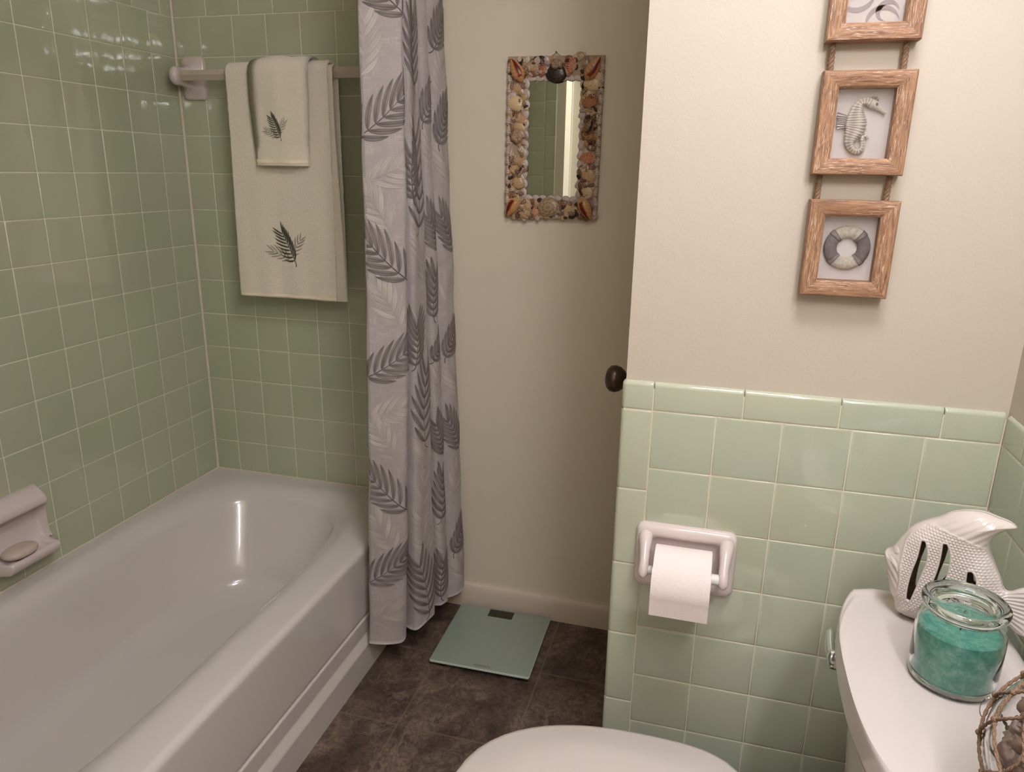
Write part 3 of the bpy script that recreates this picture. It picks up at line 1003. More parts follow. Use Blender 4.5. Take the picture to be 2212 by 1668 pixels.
# ------------------------------------------------------------------ soap dish and soap
def soap_dish():
    root = thing('soap_dish', 'ceramic soap dish with grab lip set in the left tiled wall', 'soap dish', (0, -0.775, 0.43))
    g = G()
    Yc = -0.776; H = 0.080
    def sec(x0, lip, rec, tray):
        # profile (x,z) listed from top at wall round to bottom at wall
        return [(0.0, 0.600), (0.010, 0.601), (0.018 * lip + 0.004, 0.598), (0.030 * lip + 0.004, 0.588), (0.040 * lip + 0.004, 0.580), (0.046 * lip + 0.003, 0.570), (0.043 * lip + 0.003, 0.560), (0.034 * lip + 0.004, 0.556),
                (0.012 + rec, 0.552), (0.007 + rec, 0.535), (0.006 + rec, 0.500), (0.008 + rec, 0.475), (0.016 + rec, 0.463), (0.035 * tray + 0.006, 0.4575), (0.060 * tray + 0.006, 0.4565), (0.060 * tray + 0.006, 0.461), (0.066 * tray + 0.006, 0.459), (0.069 * tray + 0.005, 0.450), (0.062 * tray + 0.005, 0.440), (0.055 * tray + 0.004, 0.431), (0.025 * tray + 0.003, 0.425), (0.0, 0.423)]
    rings = []
    N = 44
    for i in range(N + 1):
        t = -1 + 2 * i / N
        y = Yc + H * t
        e = 1 - abs(t)
        lip = min(1, (e / 0.10)) ** 0.45 if e > 0 else 0.0
        rec = 0.020 * max(0, 1 - e / 0.20) ** 2
        tray = min(1, (e / 0.16)) ** 0.5 if e > 0 else 0.0
        lip = max(lip, 0.12); tray = max(tray, 0.12)
        s = sec(0, lip, rec, tray)
        pts = []
        for k, (x, z) in enumerate(s):
            if k in (13, 14) and e > 0.12:
                z += 0.0022 * math.cos(t * PI * 7)
            pts.append((x, y, z))
        rings.append(pts)
    g.loft(rings, 0)
    d = g.build('dish', M_CERAMIC, root, angle=60)
    into(root, d)
    s = G()
    rr = []
    for k in range(-10, 11):
        a = PI / 2 * k / 10
        rr.append([(0.047 + superell(0, 0, 0.029 * math.cos(a) ** 0.6 + 1e-5, 0.043 * math.cos(a) ** 0.6 + 1e-5, 2.3, 2 * PI * q / 40)[0], -0.800 + superell(0, 0, 0.029 * math.cos(a) ** 0.6 + 1e-5, 0.043 * math.cos(a) ** 0.6 + 1e-5, 2.3, 2 * PI * q / 40)[1], 0.4745 + 0.0125 * math.sin(a)) for q in range(40)])
    s.loft(rr, 0)
    so = s.build('soap_bar', M_SOAP, angle=70)
    tag(so, 'oval beige bar of soap lying in the wall soap dish', 'soap')
soap_dish()

# ------------------------------------------------------------------ shell mirror
def shell_mirror():
    root = thing('shell_mirror', 'rectangular mirror with a border of glued seashells on the beige wall', 'mirror', (1.157, -0.001, 1.455))
    root.rotation_euler = (0, 0.006, 0)
    # local frame: x right, z up, -y toward the room
    g = G()
    for lo, hi in (((-0.127, -0.009, -0.205), (0.127, 0.003, -0.148)), ((-0.127, -0.009, 0.148), (0.127, 0.003, 0.205)), ((-0.127, -0.009, -0.148), (-0.071, 0.003, 0.148)), ((0.071, -0.009, -0.148), (0.127, 0.003, 0.148))):
        g.box(lo, hi)
    g.build('backing_board', M_BOARD, root, smooth=False)
    g = G(); g.box((-0.075, -0.005, -0.152), (0.075, -0.0015, 0.152))
    g.build('mirror_glass', M_MIRROR, root, smooth=False)
    g = G(); g.tube([(-0.012, -0.004, 0.205), (0.0, -0.004, 0.213), (0.012, -0.004, 0.205)], 0.0007, 6); g.tube([(0.0, 0.0, 0.214), (0.0, -0.008, 0.2145)], 0.0018, 8)
    g.build('hanging_hook', M_BRONZE, root)
    c = lambda h: srgb(h)[:3]
    def mixc(a, b, t): return tuple(x * (1 - t) + y * t for x, y in zip(a, b))
    def scallop(r, a1, a2, ribs=9, flat=0.34):
        g = G(); rows = []
        nr, na = 9, 56
        for i in range(nr + 1):
            q = i / nr; row = []
            for j in range(na + 1):
                th = -1.15 + 2.3 * j / na
                rad = r * q * (1 + 0.025 * math.cos(ribs * 2 * PI * (j / na))) * (0.80 + 0.2 * math.cos(th * 0.9))
                hh = flat * r * math.sin(PI * min(1, 0.12 + q * 0.88)) ** 0.7 * (1 - 0.35 * (th / 1.15) ** 2) + 0.035 * r * math.cos(ribs * 2 * PI * (j / na)) * q
                row.append((rad * 1.15 * math.sin(th), -hh, rad * math.cos(th) * 1.25 - r * 0.62))
            rows.append(row)
        def tn(i, j):
            k = 0.5 + 0.5 * math.cos(ribs * 2 * PI * (j / na))
            return mixc(a1, a2, min(1, k * 0.75 + 0.3 * (i % 3 == 2)))
        g.grid(rows, 0, tint=tn)
        return g, 'scallop_shell'
    def clam(r, a1, a2, asp=1.3):
        g = G(); rows = []
        for i in range(13):
            ph = PI / 2 * i / 12
            row = []
            for j in range(32):
                th = 2 * PI * j / 32
                k = 1 + 0.02 * (i % 2)
                xx = r * asp * math.sin(ph) * math.cos(th) * k; zz = r * math.sin(ph) * math.sin(th) * k
                xx *= 1 - 0.18 * zz / r
                row.append((xx, -r * 0.42 * math.cos(ph), zz))
            rows.append(row)
        g.grid(rows, 0, closed_u=True, tint=lambda i, j: mixc(a1, a2, 0.25 + 0.25 * math.sin(i * 2.1) + 0.25 * math.sin(j * 1.9 + i)))
        return g, 'clam_shell'
    def cone(L, r, a1, a2, slot):
        g = G(); rings = []; r = r * 0.82; L = L * 1.06
        n = 26; m = 40
        for i in range(n + 1):
            t = i / n
            rr = r * (math.sin(PI * min(1, t * 1.02) * 0.82 + 0.0) ** 0.75 if t < 0.80 else (1 - (t - 0.80) / 0.2) ** 0.8 * 0.79 + 0.0)
            rr = max(rr, 0.0004)
            if t > 0.8: rr *= 1 + 0.05 * math.sin(t * 150)
            rings.append([(rr * math.cos(2 * PI * k / m), rr * math.sin(2 * PI * k / m) * 0.85 - r * 0.55, L * (t - 0.5)) for k in range(m)])
        def tn(i, k):
            a = (k / m * 360)
            t = i / n
            # opening is a stripe on the viewer side, off centre
            d = abs(((a - 238 - 20 * t) + 180) % 360 - 180)
            if t < 0.80 and d < 17: return slot[0]
            if t < 0.82 and d < 27: return slot[1]
            return mixc(a1, a2, 0.5 + 0.5 * math.sin(i * 1.7 + k * 0.6))
        g.loft(rings, 0, tint=tn)
        return g, 'cone_shell'
    def snail(r, a1, a2, turns=2.6):
        g = G(); path = []; rad = []
        N = 90
        for i in range(N + 1):
            t = i / N
            th = turns * 2 * PI * t
            R = r * 0.62 * (1 - t) ** 1.15 + 0.0002
            path.append((R * math.cos(th), -r * (0.10 + 0.55 * t), R * math.sin(th))); rad.append(max(0.0004, r * 0.42 * (1 - t) ** 1.05 + 0.0004))
        m = 18; rings = []
        for i, p in enumerate(path):
            a = Vector(path[min(i + 1, N)]) - Vector(path[max(i - 1, 0)])
            a.normalize(); u = (Vector((0, -1, 0)) - a * a.dot(Vector((0, -1, 0)))).normalized(); w = a.cross(u)
            rings.append([tuple(Vector(p) + (u * math.cos(2 * PI * k / m) + w * math.sin(2 * PI * k / m)) * rad[i] * (1 + 0.05 * math.sin(i * 1.3))) for k in range(m)])
        g.loft(rings, 0, tint=lambda i, k: mixc(a1, a2, (0.5 + 0.5 * math.sin(k * 1.4)) * (0.6 + 0.4 * math.sin(i * 0.9))))
        return g, 'snail_shell'
    def auger(L, r, a1, a2):
        g = G(); rings = []; n = 30; m = 16
        for i in range(n + 1):
            t = i / n
            rr = max(0.0003, r * (math.sin(PI * t ** 0.7)) ** 0.8 * (1 + 0.10 * math.sin(t * 34)))
            rings.append([(rr * math.cos(2 * PI * k / m), rr * math.sin(2 * PI * k / m) - r * 0.5, L * (t - 0.5)) for k in range(m)])
        g.loft(rings, 0, tint=lambda i, k: mixc(a1, a2, 0.5 + 0.5 * math.sin(i * 1.15 + k)))
        return g, 'auger_shell'
    cr, tan, brn, red, dk, wht, pnk = c('#c3a37b'), c('#9a704a'), c('#573524'), c('#86331d'), c('#1f1310'), c('#c6b6ac'), c('#9c7c6e')
    def put(gk, x, z, rot, y=-0.009):
        g, nm = gk
        if y < -0.0085: g.v = [(a * 1.22, b * 1.15, c_ * 1.22) for a, b, c_ in g.v]
        M = Matrix.Translation((x, y, z)) @ Matrix.Rotation(rot, 4, 'Y')
        g.v = [tuple(M @ Vector(p)) for p in g.v]
        o = g.build(nm, M_SHELL, root, angle=180, fix=True)
        return o
    A = math.radians
    orange = (c('#5a1f12'), c('#b5552f'))
    # four big cone shells at the corners
    put(cone(0.050, 0.0165, c('#c99e6b'), c('#b98657'), orange), -0.100, 0.170, A(150) , -0.012)
    put(cone(0.052, 0.0165, c('#c79b68'), c('#a87750'), orange), 0.100, 0.172, A(213), -0.012)
    put(cone(0.046, 0.0165, c('#c39764'), c('#b98657'), orange), -0.105, -0.176, A(30), -0.012)
    put(cone(0.050, 0.0165, c('#c79b68'), c('#b08052'), orange), 0.098, -0.175, A(-28), -0.012)
    # top edge
    put(scallop(0.019, cr, c('#a98a68')), -0.058, 0.181, A(25))
    put(scallop(0.018, red, c('#c98d6c')), -0.034, 0.172, A(-75), -0.011)
    put(scallop(0.022, c('#a04a2e'), c('#d2a080')), 0.041, 0.181, A(-70), -0.011)
    put(clam(0.019, dk, c('#5a4736'), 1.15), 0.004, 0.163, 0, -0.013)
    put(snail(0.0135, c('#a5876b'), c('#5d4434')), 0.004, 0.183, A(40), -0.020)
    # bottom edge
    put(clam(0.021, c('#b59a76'), dk, 1.25), -0.004, -0.174, A(-8), -0.013)
    put(scallop(0.017, c('#b5653f'), c('#dcb090')), -0.038, -0.186, A(95), -0.011)
    put(scallop(0.019, cr, c('#b08e68')), -0.065, -0.172, A(-85))
    put(scallop(0.018, c('#c09a70'), cr), 0.050, -0.184, A(95))
    # left edge
    for x, z, r, a in ((-0.101, 0.128, 0.018, 5), (-0.090, 0.052, 0.019, 30), (-0.092, -0.055, 0.018, 15), (-0.105, -0.077, 0.021, -20)):
        put(scallop(r, cr, c('#b08258')), x, z, A(a))
    put(clam(0.0155, c('#dcbf94'), c('#cfae80'), 1.2), -0.103, 0.090, A(20), -0.012)
    put(snail(0.0185, c('#b39478'), c('#8a654c')), -0.094, 0.006, A(10), -0.012)
    put(clam(0.0135, cr, c('#cdb18c'), 1.1), -0.090, 0.030, A(40))
    put(clam(0.014, cr, tan, 1.1), -0.092, -0.112, A(10), -0.012)
    put(clam(0.013, cr, tan, 1.1), -0.107, -0.118, A(70))
    # right edge
    put(scallop(0.020, c('#c28458'), c('#8d4a30')), 0.094, 0.093, A(-5), -0.011)
    put(scallop(0.021, c('#a8502f'), c('#d79a72')), 0.098, -0.045, A(5), -0.011)
    put(clam(0.0145, c('#d3b48a'), c('#bd9a70'), 1.3), 0.099, 0.137, A(10), -0.012)
    put(clam(0.0125, cr, c('#cbb089'), 1.1), 0.110, 0.153, A(10), -0.012)
    put(snail(0.0175, c('#a9784a'), c('#5a3925')), 0.092, 0.014, A(80), -0.012)
    put(cone(0.036, 0.013, c('#ab8050'), c('#65432a'), (dk, brn)), 0.097, 0.030, A(200), -0.014)
    put(auger(0.030, 0.008, tan, dk), 0.104, 0.050, A(30))
    put(clam(0.0135, c('#d9bd9a'), c('#b59672'), 1.3), 0.089, -0.078, A(-10))
    put(clam(0.0135, cr, tan, 1.3), 0.101, -0.088, A(20), -0.012)
    put(scallop(0.016, c('#8d5a44'), cr), 0.088, -0.116, A(170))
    put(clam(0.012, cr, c('#c4a880'), 1.3), 0.100, -0.133, A(10), -0.012)
    # white shells lining the glass and the outer edge
    r2 = random.Random(3)
    for k in range(12):
        z = -0.138 + 0.0252 * k
        put(clam(0.0085, wht, c('#b7a8a2'), 1.5), -0.075 + r2.uniform(-0.0015, 0.0015), z, A(80 + r2.uniform(-25, 25)), -0.008)
        put(clam(0.0080, wht, c('#a5948a'), 1.5), 0.0755 + r2.uniform(-0.0015, 0.0015), z, A(100 + r2.uniform(-25, 25)), -0.008)
    for k in range(7):
        put(clam(0.0075, wht, c('#b8a498'), 1.6), -0.062 + 0.0205 * k, 0.1515, A(r2.uniform(-15, 15)), -0.008)
        put(clam(0.0075, wht, c('#b8a498'), 1.6), -0.062 + 0.0205 * k, -0.151, A(r2.uniform(-15, 15)), -0.008)
    for k in range(15):
        z = -0.183 + 0.0258 * k
        put(auger(0.030, 0.0070, wht, c('#b29a88')), -0.122, z, A(r2.uniform(-12, 12)), -0.007)
        put(auger(0.030, 0.0070, wht, c('#a98f7c')), 0.122, z, A(r2.uniform(-12, 12)), -0.007)
    # small odd shells between the large ones
    fg = G()
    spots = []
    for _ in range(520):
        side = r2.random()
        if side < 0.28: x, z = r2.uniform(-0.118, -0.078), r2.uniform(-0.19, 0.19)
        elif side < 0.56: x, z = r2.uniform(0.078, 0.118), r2.uniform(-0.19, 0.19)
        elif side < 0.78: x, z = r2.uniform(-0.122, 0.122), r2.uniform(0.158, 0.203)
        else: x, z = r2.uniform(-0.122, 0.122), r2.uniform(-0.203, -0.158)
        kind = r2.random()
        a1, a2 = r2.choice([(cr, tan), (wht, pnk), (dk, brn), (pnk, brn), (cr, brn), (wht, cr), (tan, dk)])
        if kind < 0.35: q = clam(r2.uniform(0.006, 0.011), a1, a2, 1.3)[0]
        elif kind < 0.75: q = auger(r2.uniform(0.016, 0.028), r2.uniform(0.0035, 0.0062), a1, a2)[0]
        else: q = snail(r2.uniform(0.005, 0.009), a1, a2, 2.0)[0]
        M = Matrix.Translation((x, -0.0085 - r2.uniform(0, 0.002), z)) @ Matrix.Rotation(r2.uniform(0, 2 * PI), 4, 'Y')
        b = len(fg.v)
        fg.v += [tuple(M @ Vector(p)) for p in q.v]; fg.t += q.t
        fg.f += [tuple(i + b for i in f) for f in q.f]; fg.m += q.m
    o = fg.build('small_shells', M_SHELL, root, angle=180)
    o['kind'] = 'stuff'
shell_mirror()

# ------------------------------------------------------------------ hanging picture frames
SEA = [(0.0304, 0.0148, 26), (0.0296, 0.0158, 36), (0.0246, 0.0192, 46), (0.0184, 0.0235, 72), (0.0127, 0.0272, 112), (0.0064, 0.0305, 98), (0.0007, 0.0318, 88), (-0.0054, 0.0294, 90), (-0.0083, 0.0223, 130), (-0.0087, 0.0138, 180), (-0.0082, 0.0052, 230), (-0.0081, -0.0027, 240), (-0.0096, -0.0106, 205), (-0.0119, -0.018, 160), (-0.0131, -0.026, 115), (-0.0104, -0.0333, 92), (-0.0039, -0.038, 80), (0.0025, -0.0373, 70), (0.0052, -0.0312, 60), (0.0042, -0.0239, 55), (0.0042, -0.0192, 50), (0.0068, -0.0169, 45), (0.0104, -0.0192, 36), (0.0122, -0.0205, 20)]
def frames():
    root = thing('hanging_frame_set', 'three small whitewashed wooden shadow-box frames linked by jute rope on the cream wall', 'picture frame', (1.795, YP + 0.0075, 1.2))
    objs = []
    Yw = YP + 0.0075
    def frame(cx, cz, w, h, label, tilt=0.0, mw=0.0240):
        yb, yf = Yw - 0.004, -0.785
        g = G()
        hw, hh = w / 2, h / 2
        # cross section across the moulding: (inset, y)
        sec = [(0, yb), (0, yf + 0.003), (0.0015, yf + 0.0005), (0.004, yf), (mw * 0.5, yf + 0.0005), (mw - 0.003, yf + 0.0035), (mw, yf + 0.006), (mw, yb)]
        cs = [(-1, -1), (1, -1), (1, 1), (-1, 1)]
        for k in range(4):
            a, b = cs[k], cs[(k + 1) % 4]
            rows = []
            for ins, y in sec:
                rows.append([(cx + a[0] * (hw - ins), y, cz + a[1] * (hh - ins)), (cx + b[0] * (hw - ins), y, cz + b[1] * (hh - ins))])
            L = w if k % 2 == 0 else h
            off = rng.random() * 5
            uvf = lambda i, j, L=L, off=off: (off + (0 if j == 0 else L), off * 3 + sum((abs(sec[q + 1][0] - sec[q][0]) + abs(sec[q + 1][1] - sec[q][1])) for q in range(min(i, len(sec) - 1))))
            g.grid(rows, 0, uvf=uvf)
        fr = g.build('frame', M_WOOD, root, angle=20)
        tag(fr, label)
        g = G(); g.box((cx - hw + mw - 0.002, yb - 0.003, cz - hh + mw - 0.002), (cx + hw - mw + 0.002, yb, cz + hh - mw + 0.002))
        bk = g.build('backing', M_CARD, fr, smooth=False)
        g = G()
        yl = yf + 0.0066
        g.box((cx - hw + mw - 0.0005, yl, cz - hh + mw - 0.0005), (cx + hw - mw + 0.0005, yl + 0.0012, cz + hh - mw + 0.0005))
        gl = g.build('glass', M_PANE, fr, smooth=False)
        objs.extend([fr, bk, gl])
        return fr, yb - 0.003
    fr1, y1 = frame(1.7915, 1.634, 0.126, 0.146, 'topmost wooden frame cut by the picture edge')
    fr2, y2 = frame(1.7945, 1.4490, 0.1262, 0.146, 'middle wooden frame holding a carved seahorse')
    fr3, y3 = frame(1.7985, 1.2665, 0.1262, 0.146, 'bottom wooden frame holding a grey and white life ring')
    # picture 1: pale swirled print of a shell
    g = G()
    sw = [((1.800, 1.585), 0.026, 0.2, 3.3), ((1.808, 1.600), 0.016, 0.2, 4.4), ((1.770, 1.630), 0.030, 3.4, 6.1), ((1.812, 1.640), 0.022, 0.0, 5.0)]
    for (cx, cz), R, a0, a1 in sw:
        rows = [[], []]
        for i in range(25):
            a = a0 + (a1 - a0) * i / 24
            w = 0.0032 * math.sin(PI * i / 24) + 0.0003
            rr = R * (1 - 0.35 * i / 24)
            rows[0].append((cx + (rr - w) * math.cos(a), y1 - 0.0006, cz + (rr - w) * math.sin(a)))
            rows[1].append((cx + (rr + w) * math.cos(a), y1 - 0.0006, cz + (rr + w) * math.sin(a)))
        g.grid(rows, 0)
    pp = g.build('swirl_print', simple('grey_wash_print', '#b3a6a8', 0.8).m, fr1, angle=180, fix=False); objs.append(pp)
    # seahorse
    g = G()
    K = 0.0617e-3
    pts = catmull([(a, r * K, b) for a, b, r in SEA], 220)
    m = 28; rings = []; info = []
    acc = 0
    for i, p in enumerate(pts):
        if i: acc += math.hypot(p.x - pts[i - 1].x, p.z - pts[i - 1].z)
        t = Vector((pts[min(i + 1, 220)].x - pts[max(i - 1, 0)].x, 0, pts[min(i + 1, 220)].z - pts[max(i - 1, 0)].z)).normalized()
        nn = Vector((-t.z, 0, t.x))
        body = i / 220 > 0.20
        r = max(p.y, 0.0006)
        ph = acc / 0.0036 * 2 * PI
        ring = []
        for k in range(m):
            a = 2 * PI * k / m
            rid = 1.0
            if body: rid = 1 + 0.05 * math.cos(ph) + 0.055 * abs(math.cos(a * 2.5)) ** 3 * (0.6 + 0.4 * math.cos(ph))
            dep = min(r, 0.0075) * 0.85
            ring.append((1.7945 + p.x + nn.x * r * math.cos(a) * rid, y2 - 0.0045 - dep * math.sin(a) * rid, 1.449 + p.z + nn.z * r * math.cos(a) * rid))
            info.append((body, math.cos(ph), abs(math.cos(a * 2.5)), i, k))
        rings.append(ring)
    hi, lo = srgb('#ddd3c8')[:3], srgb('#9b8f85')[:3]
    def tn(i, k):
        b, cph, ca, _, _ = info[i * m + k]
        if not b: return srgb('#cfc4b8')[:3]
        f = 0.5 + 0.5 * cph
        w = max(0.0, min(1.0, 0.25 + 0.75 * f + 0.6 * (ca ** 3) - 0.25))
        return tuple(x * (1 - w) + y * w for x, y in zip(lo, hi))
    g.loft(rings, 0, tint=tn)
    # crown, eye, back fin
    for cxn, czn, r in ((0.0110, 0.0372, 0.0022), (0.0150, 0.0365, 0.0022), (0.0180, 0.0335, 0.0018)):
        g.lathe([(0, -r), (r * 0.7, -r * 0.7), (r, 0), (r * 0.7, r * 0.7), (0, r)], (1.7945 + cxn, y2 - 0.004, 1.449 + czn), 12, tint=srgb('#b5a89c')[:3])
    g.lathe([(0, -0.0028), (0.002, -0.002), (0.0028, 0), (0.002, 0.002), (0, 0.0028)], (1.7945 + 0.0159, y2 - 0.0075, 1.449 + 0.0274), 14, tint=srgb('#6f6870')[:3])
    fin = [(-0.0254, 0.0140), (-0.0348, 0.0172), (-0.0352, 0.0092), (-0.0332, 0.0060), (-0.0345, 0.0018), (-0.0329, -0.0067), (-0.0240, -0.0047)]
    f2 = catmull([(a, b, 0) for a, b in fin[1:6]], 40)
    rows = [[], [], []]
    for i, p in enumerate(f2):
        tt = i / 40
        bx, bz = -0.0215, 0.0125 - 0.0165 * tt
        w = 0.0010 + 0.0008 * math.cos(i * 1.25)
        for r_, q in enumerate((0, 0.5, 1)):
            rows[r_].append((1.7945 + bx * (1 - q) + p.x * q, y2 - 0.0035 - w, 1.449 + bz * (1 - q) + p.y * q))
    b0 = g.grid(rows, 0, tint=lambda i, j: srgb('#cfc4bf')[:3] if math.cos(j * 1.25) > 0 else srgb('#94898a')[:3])
    rows2 = [[(x, y2 - 0.0012, z) for x, y, z in r] for r in rows]
    g.grid(rows2, 0, tint=srgb('#94898a')[:3])
    sh = g.build('seahorse', M_RESIN, fr2, angle=180); objs.append(sh)
    # life ring
    g = G(); N = 160; m = 20
    cxr, czr = 1.7985, 1.2672
    rings = []
    R0, r0 = 0.0243, 0.0096
    bands = [PI * 0.25, PI * 0.75, PI * 1.25, PI * 1.75]
    def inband(a):
        return min(abs((a - b + PI) % (2 * PI) - PI) for b in bands)
    for i in range(N):
        a = 2 * PI * i / N
        k_ = 1.0 + (0.10 if inband(a) < 0.125 else 0)
        ring = []
        for k in range(m):
            b = 2 * PI * k / m
            rr = R0 + r0 * k_ * math.cos(b)
            ring.append((cxr + rr * math.cos(a), y3 - 0.0028 - 0.0052 * k_ * math.sin(b), czr + rr * math.sin(a)))
        rings.append(ring)
    def tn2(i, k):
        a = 2 * PI * i / N
        d = inband(a)
        f = 0.95 + 0.35 * noise.noise(Vector((i * 0.35, k * 2.6, 0)))
        if d < 0.125: col = srgb('#8f8583')[:3] if d < 0.105 else srgb('#5f5857')[:3]
        elif abs(math.cos(a)) > math.cos(PI / 4): col = srgb('#7d7475')[:3]
        else: col = srgb('#d0c6b8')[:3]
        return tuple(x * f for x in col)
    g.grid(rings, 0, closed_u=True, closed_v=True, tint=tn2)
    rg = g.build('life_ring', M_RESIN, fr3, angle=180); objs.append(rg)
    # ropes
    for x0, x1, z0, z1 in ((1.7415, 1.7405, 1.515, 1.566), (1.8400, 1.8395, 1.515, 1.566), (1.7460, 1.7455, 1.333, 1.380), (1.8435, 1.8440, 1.333, 1.380)):
        g = G()
        for s in range(3):
            path = []
            for i in range(41):
                t = i / 40
                a = 2 * PI * (t * (z1 - z0) / 0.020 + s / 3)
                path.append((x0 + (x1 - x0) * t + 0.0022 * math.cos(a), Yw - 0.012 + 0.0022 * math.sin(a), z0 + (z1 - z0) * t))
            g.tube(path, 0.0025, 10)
        objs.append(g.build('rope', M_JUTE, root, angle=180))
    into(root, *objs)
frames()

# ------------------------------------------------------------------ toilet paper holder and roll
def paper_holder():
    root = thing('toilet_paper_holder', 'pinkish white ceramic toilet paper holder set in the green tiled partition', 'toilet paper holder', (1.597, YP, 0.69))
    cx, cz = 1.597, 0.6920
    g = G()
    rings = []
    for w, h, r, y in ((0.180, 0.128, 0.016, YP + 0.002), (0.180, 0.128, 0.016, YP - 0.006), (0.176, 0.124, 0.015, YP - 0.0115), (0.168, 0.116, 0.014, YP - 0.0145), (0.146, 0.096, 0.016, YP - 0.0155), (0.136, 0.084, 0.018, YP - 0.0140), (0.128, 0.076, 0.018, YP - 0.0080), (0.122, 0.070, 0.018, YP - 0.0035), (0.10, 0.05, 0.016, YP - 0.0025), (0.02, 0.01, 0.004, YP - 0.0025)):
        rings.append([(a, y, b) for a, b in rrect(cx, cz, w, h, r)])
    g.loft(rings, 0, cap0=True, cap1=True)
    pl = g.build('plate', M_CERAMIC, root, angle=60)
    posts = []
    for sx in (-1, 1):
        g = G()
        x = cx + sx * 0.0720
        P = [(x, YP - 0.002, cz + 0.040, 0.0125, 0.011), (x, YP - 0.012, cz + 0.041, 0.0128, 0.013), (x - sx * 0.001, YP - 0.026, cz + 0.036, 0.0118, 0.013), (x - sx * 0.002, YP - 0.042, cz + 0.024, 0.0095, 0.012), (x - sx * 0.003, YP - 0.056, cz + 0.012, 0.0088, 0.0115), (x - sx * 0.003, YP - 0.065, cz + 0.001, 0.0090, 0.0105), (x - sx * 0.003, YP - 0.069, cz - 0.006, 0.0085, 0.008), (x - sx * 0.003, YP - 0.0705, cz - 0.011, 0.0055, 0.005), (x - sx * 0.003, YP - 0.0708, cz - 0.014, 0.001, 0.001)]
        C_ = catmull([p[:3] for p in P], 32); Rr = catmull([(p[3], p[4], 0) for p in P], 32)
        rings = []
        for i, p in enumerate(C_):
            t = (C_[min(i + 1, 32)] - C_[max(i - 1, 0)]).normalized()
            u = Vector((1, 0, 0)); w = t.cross(u).normalized()
            rings.append([tuple(p + u * Rr[i].x * math.cos(2 * PI * k / 24) + w * Rr[i].y * math.sin(2 * PI * k / 24)) for k in range(24)])
        g.loft(rings, 0)
        posts.append(g.build('post', M_CERAMIC, root, angle=70))
    yb, zb = YP - 0.062, cz - 0.001
    g = G()
    Mx = Matrix.Rotation(PI / 2, 4, 'Y')
    g.lathe([(0, -0.0660), (0.0045, -0.0660), (0.0045, -0.0625), (0.0075, -0.062), (0.0080, -0.061), (0.0080, 0.0), (0.0092, 0.0), (0.0096, 0.001), (0.0096, 0.0605), (0.009, 0.0615), (0.0045, 0.062), (0.0045, 0.0655), (0, 0.0655)], (cx, yb, zb), 28, 0, Mx)
    rod = g.build('spindle', M_WHITEPLASTIC, root, angle=40)
    into(root, pl, rod, *posts)
    root2 = thing('toilet_paper_roll', 'nearly full white embossed toilet paper roll on the ceramic holder', 'toilet paper', (cx, yb, zb - 0.010))
    # roll hangs on the spindle by its core
    xc = cx - 0.0020; hw = 0.0495
    zc = zb - 0.0098
    R, ri = 0.0565, 0.0205
    g = G(); N = 96
    def circ(r, x): return [(x, yb + r * math.cos(2 * PI * k / N), zc + r * math.sin(2 * PI * k / N)) for k in range(N)]
    rows = [circ(ri, xc - hw), circ(R - 0.002, xc - hw), circ(R, xc - hw + 0.001)] + [circ(R, xc - hw + 0.001 + (2 * hw - 0.002) * i / 12) for i in range(1, 12)] + [circ(R, xc + hw - 0.001), circ(R - 0.002, xc + hw), circ(ri, xc + hw)]
    uvf = lambda i, j: (2 * PI * R * j / N, rows[min(i, len(rows) - 1)][0][0])
    g.grid(rows, 0, closed_u=True, uvf=uvf)
    pa = g.build('paper', M_PAPER, root2, angle=60)
    # loose front sheet hanging down
    g = G()
    sh = []
    for i in range(21):
        t = i / 20
        a = PI + 0.55 - t * 0.95 if t < 0.6 else None
        if t < 0.6:
            aa = PI - 0.75 + 1.05 * (t / 0.6)
            y, z = yb + (R + 0.0006) * math.cos(aa), zc + (R + 0.0006) * math.sin(aa)
        else:
            q = (t - 0.6) / 0.4
            aa = PI + 0.30
            y0, z0 = yb + (R + 0.0006) * math.cos(aa), zc + (R + 0.0006) * math.sin(aa)
            y, z = y0 + 0.006 * q, z0 - 0.033 * q
        sh.append([(xc - hw + 2 * hw * k / 8, y, z) for k in range(9)])
    g.grid(sh, 0, uvf=lambda i, j: (0.5 + 0.006 * i, 0.0129 * j))
    g.grid([[(x, y + 0.0004, z) for x, y, z in r] for r in sh], 0, flip=True, uvf=lambda i, j: (0.5 + 0.006 * i, 0.0129 * j))
    ls = g.build('loose_sheet', M_PAPER, root2, angle=180, fix=False)
    g = G()
    rows = [circ(ri, xc - hw), circ(ri, xc + hw), circ(ri - 0.0008, xc + hw), circ(ri - 0.0008, xc - hw)]
    g.grid(rows, 0, closed_u=True, closed_v=True)
    co = g.build('cardboard_core', simple('cardboard', '#a98c6c', 0.9).m, root2, angle=60)
    into(root2, pa, ls, co)
paper_holder()

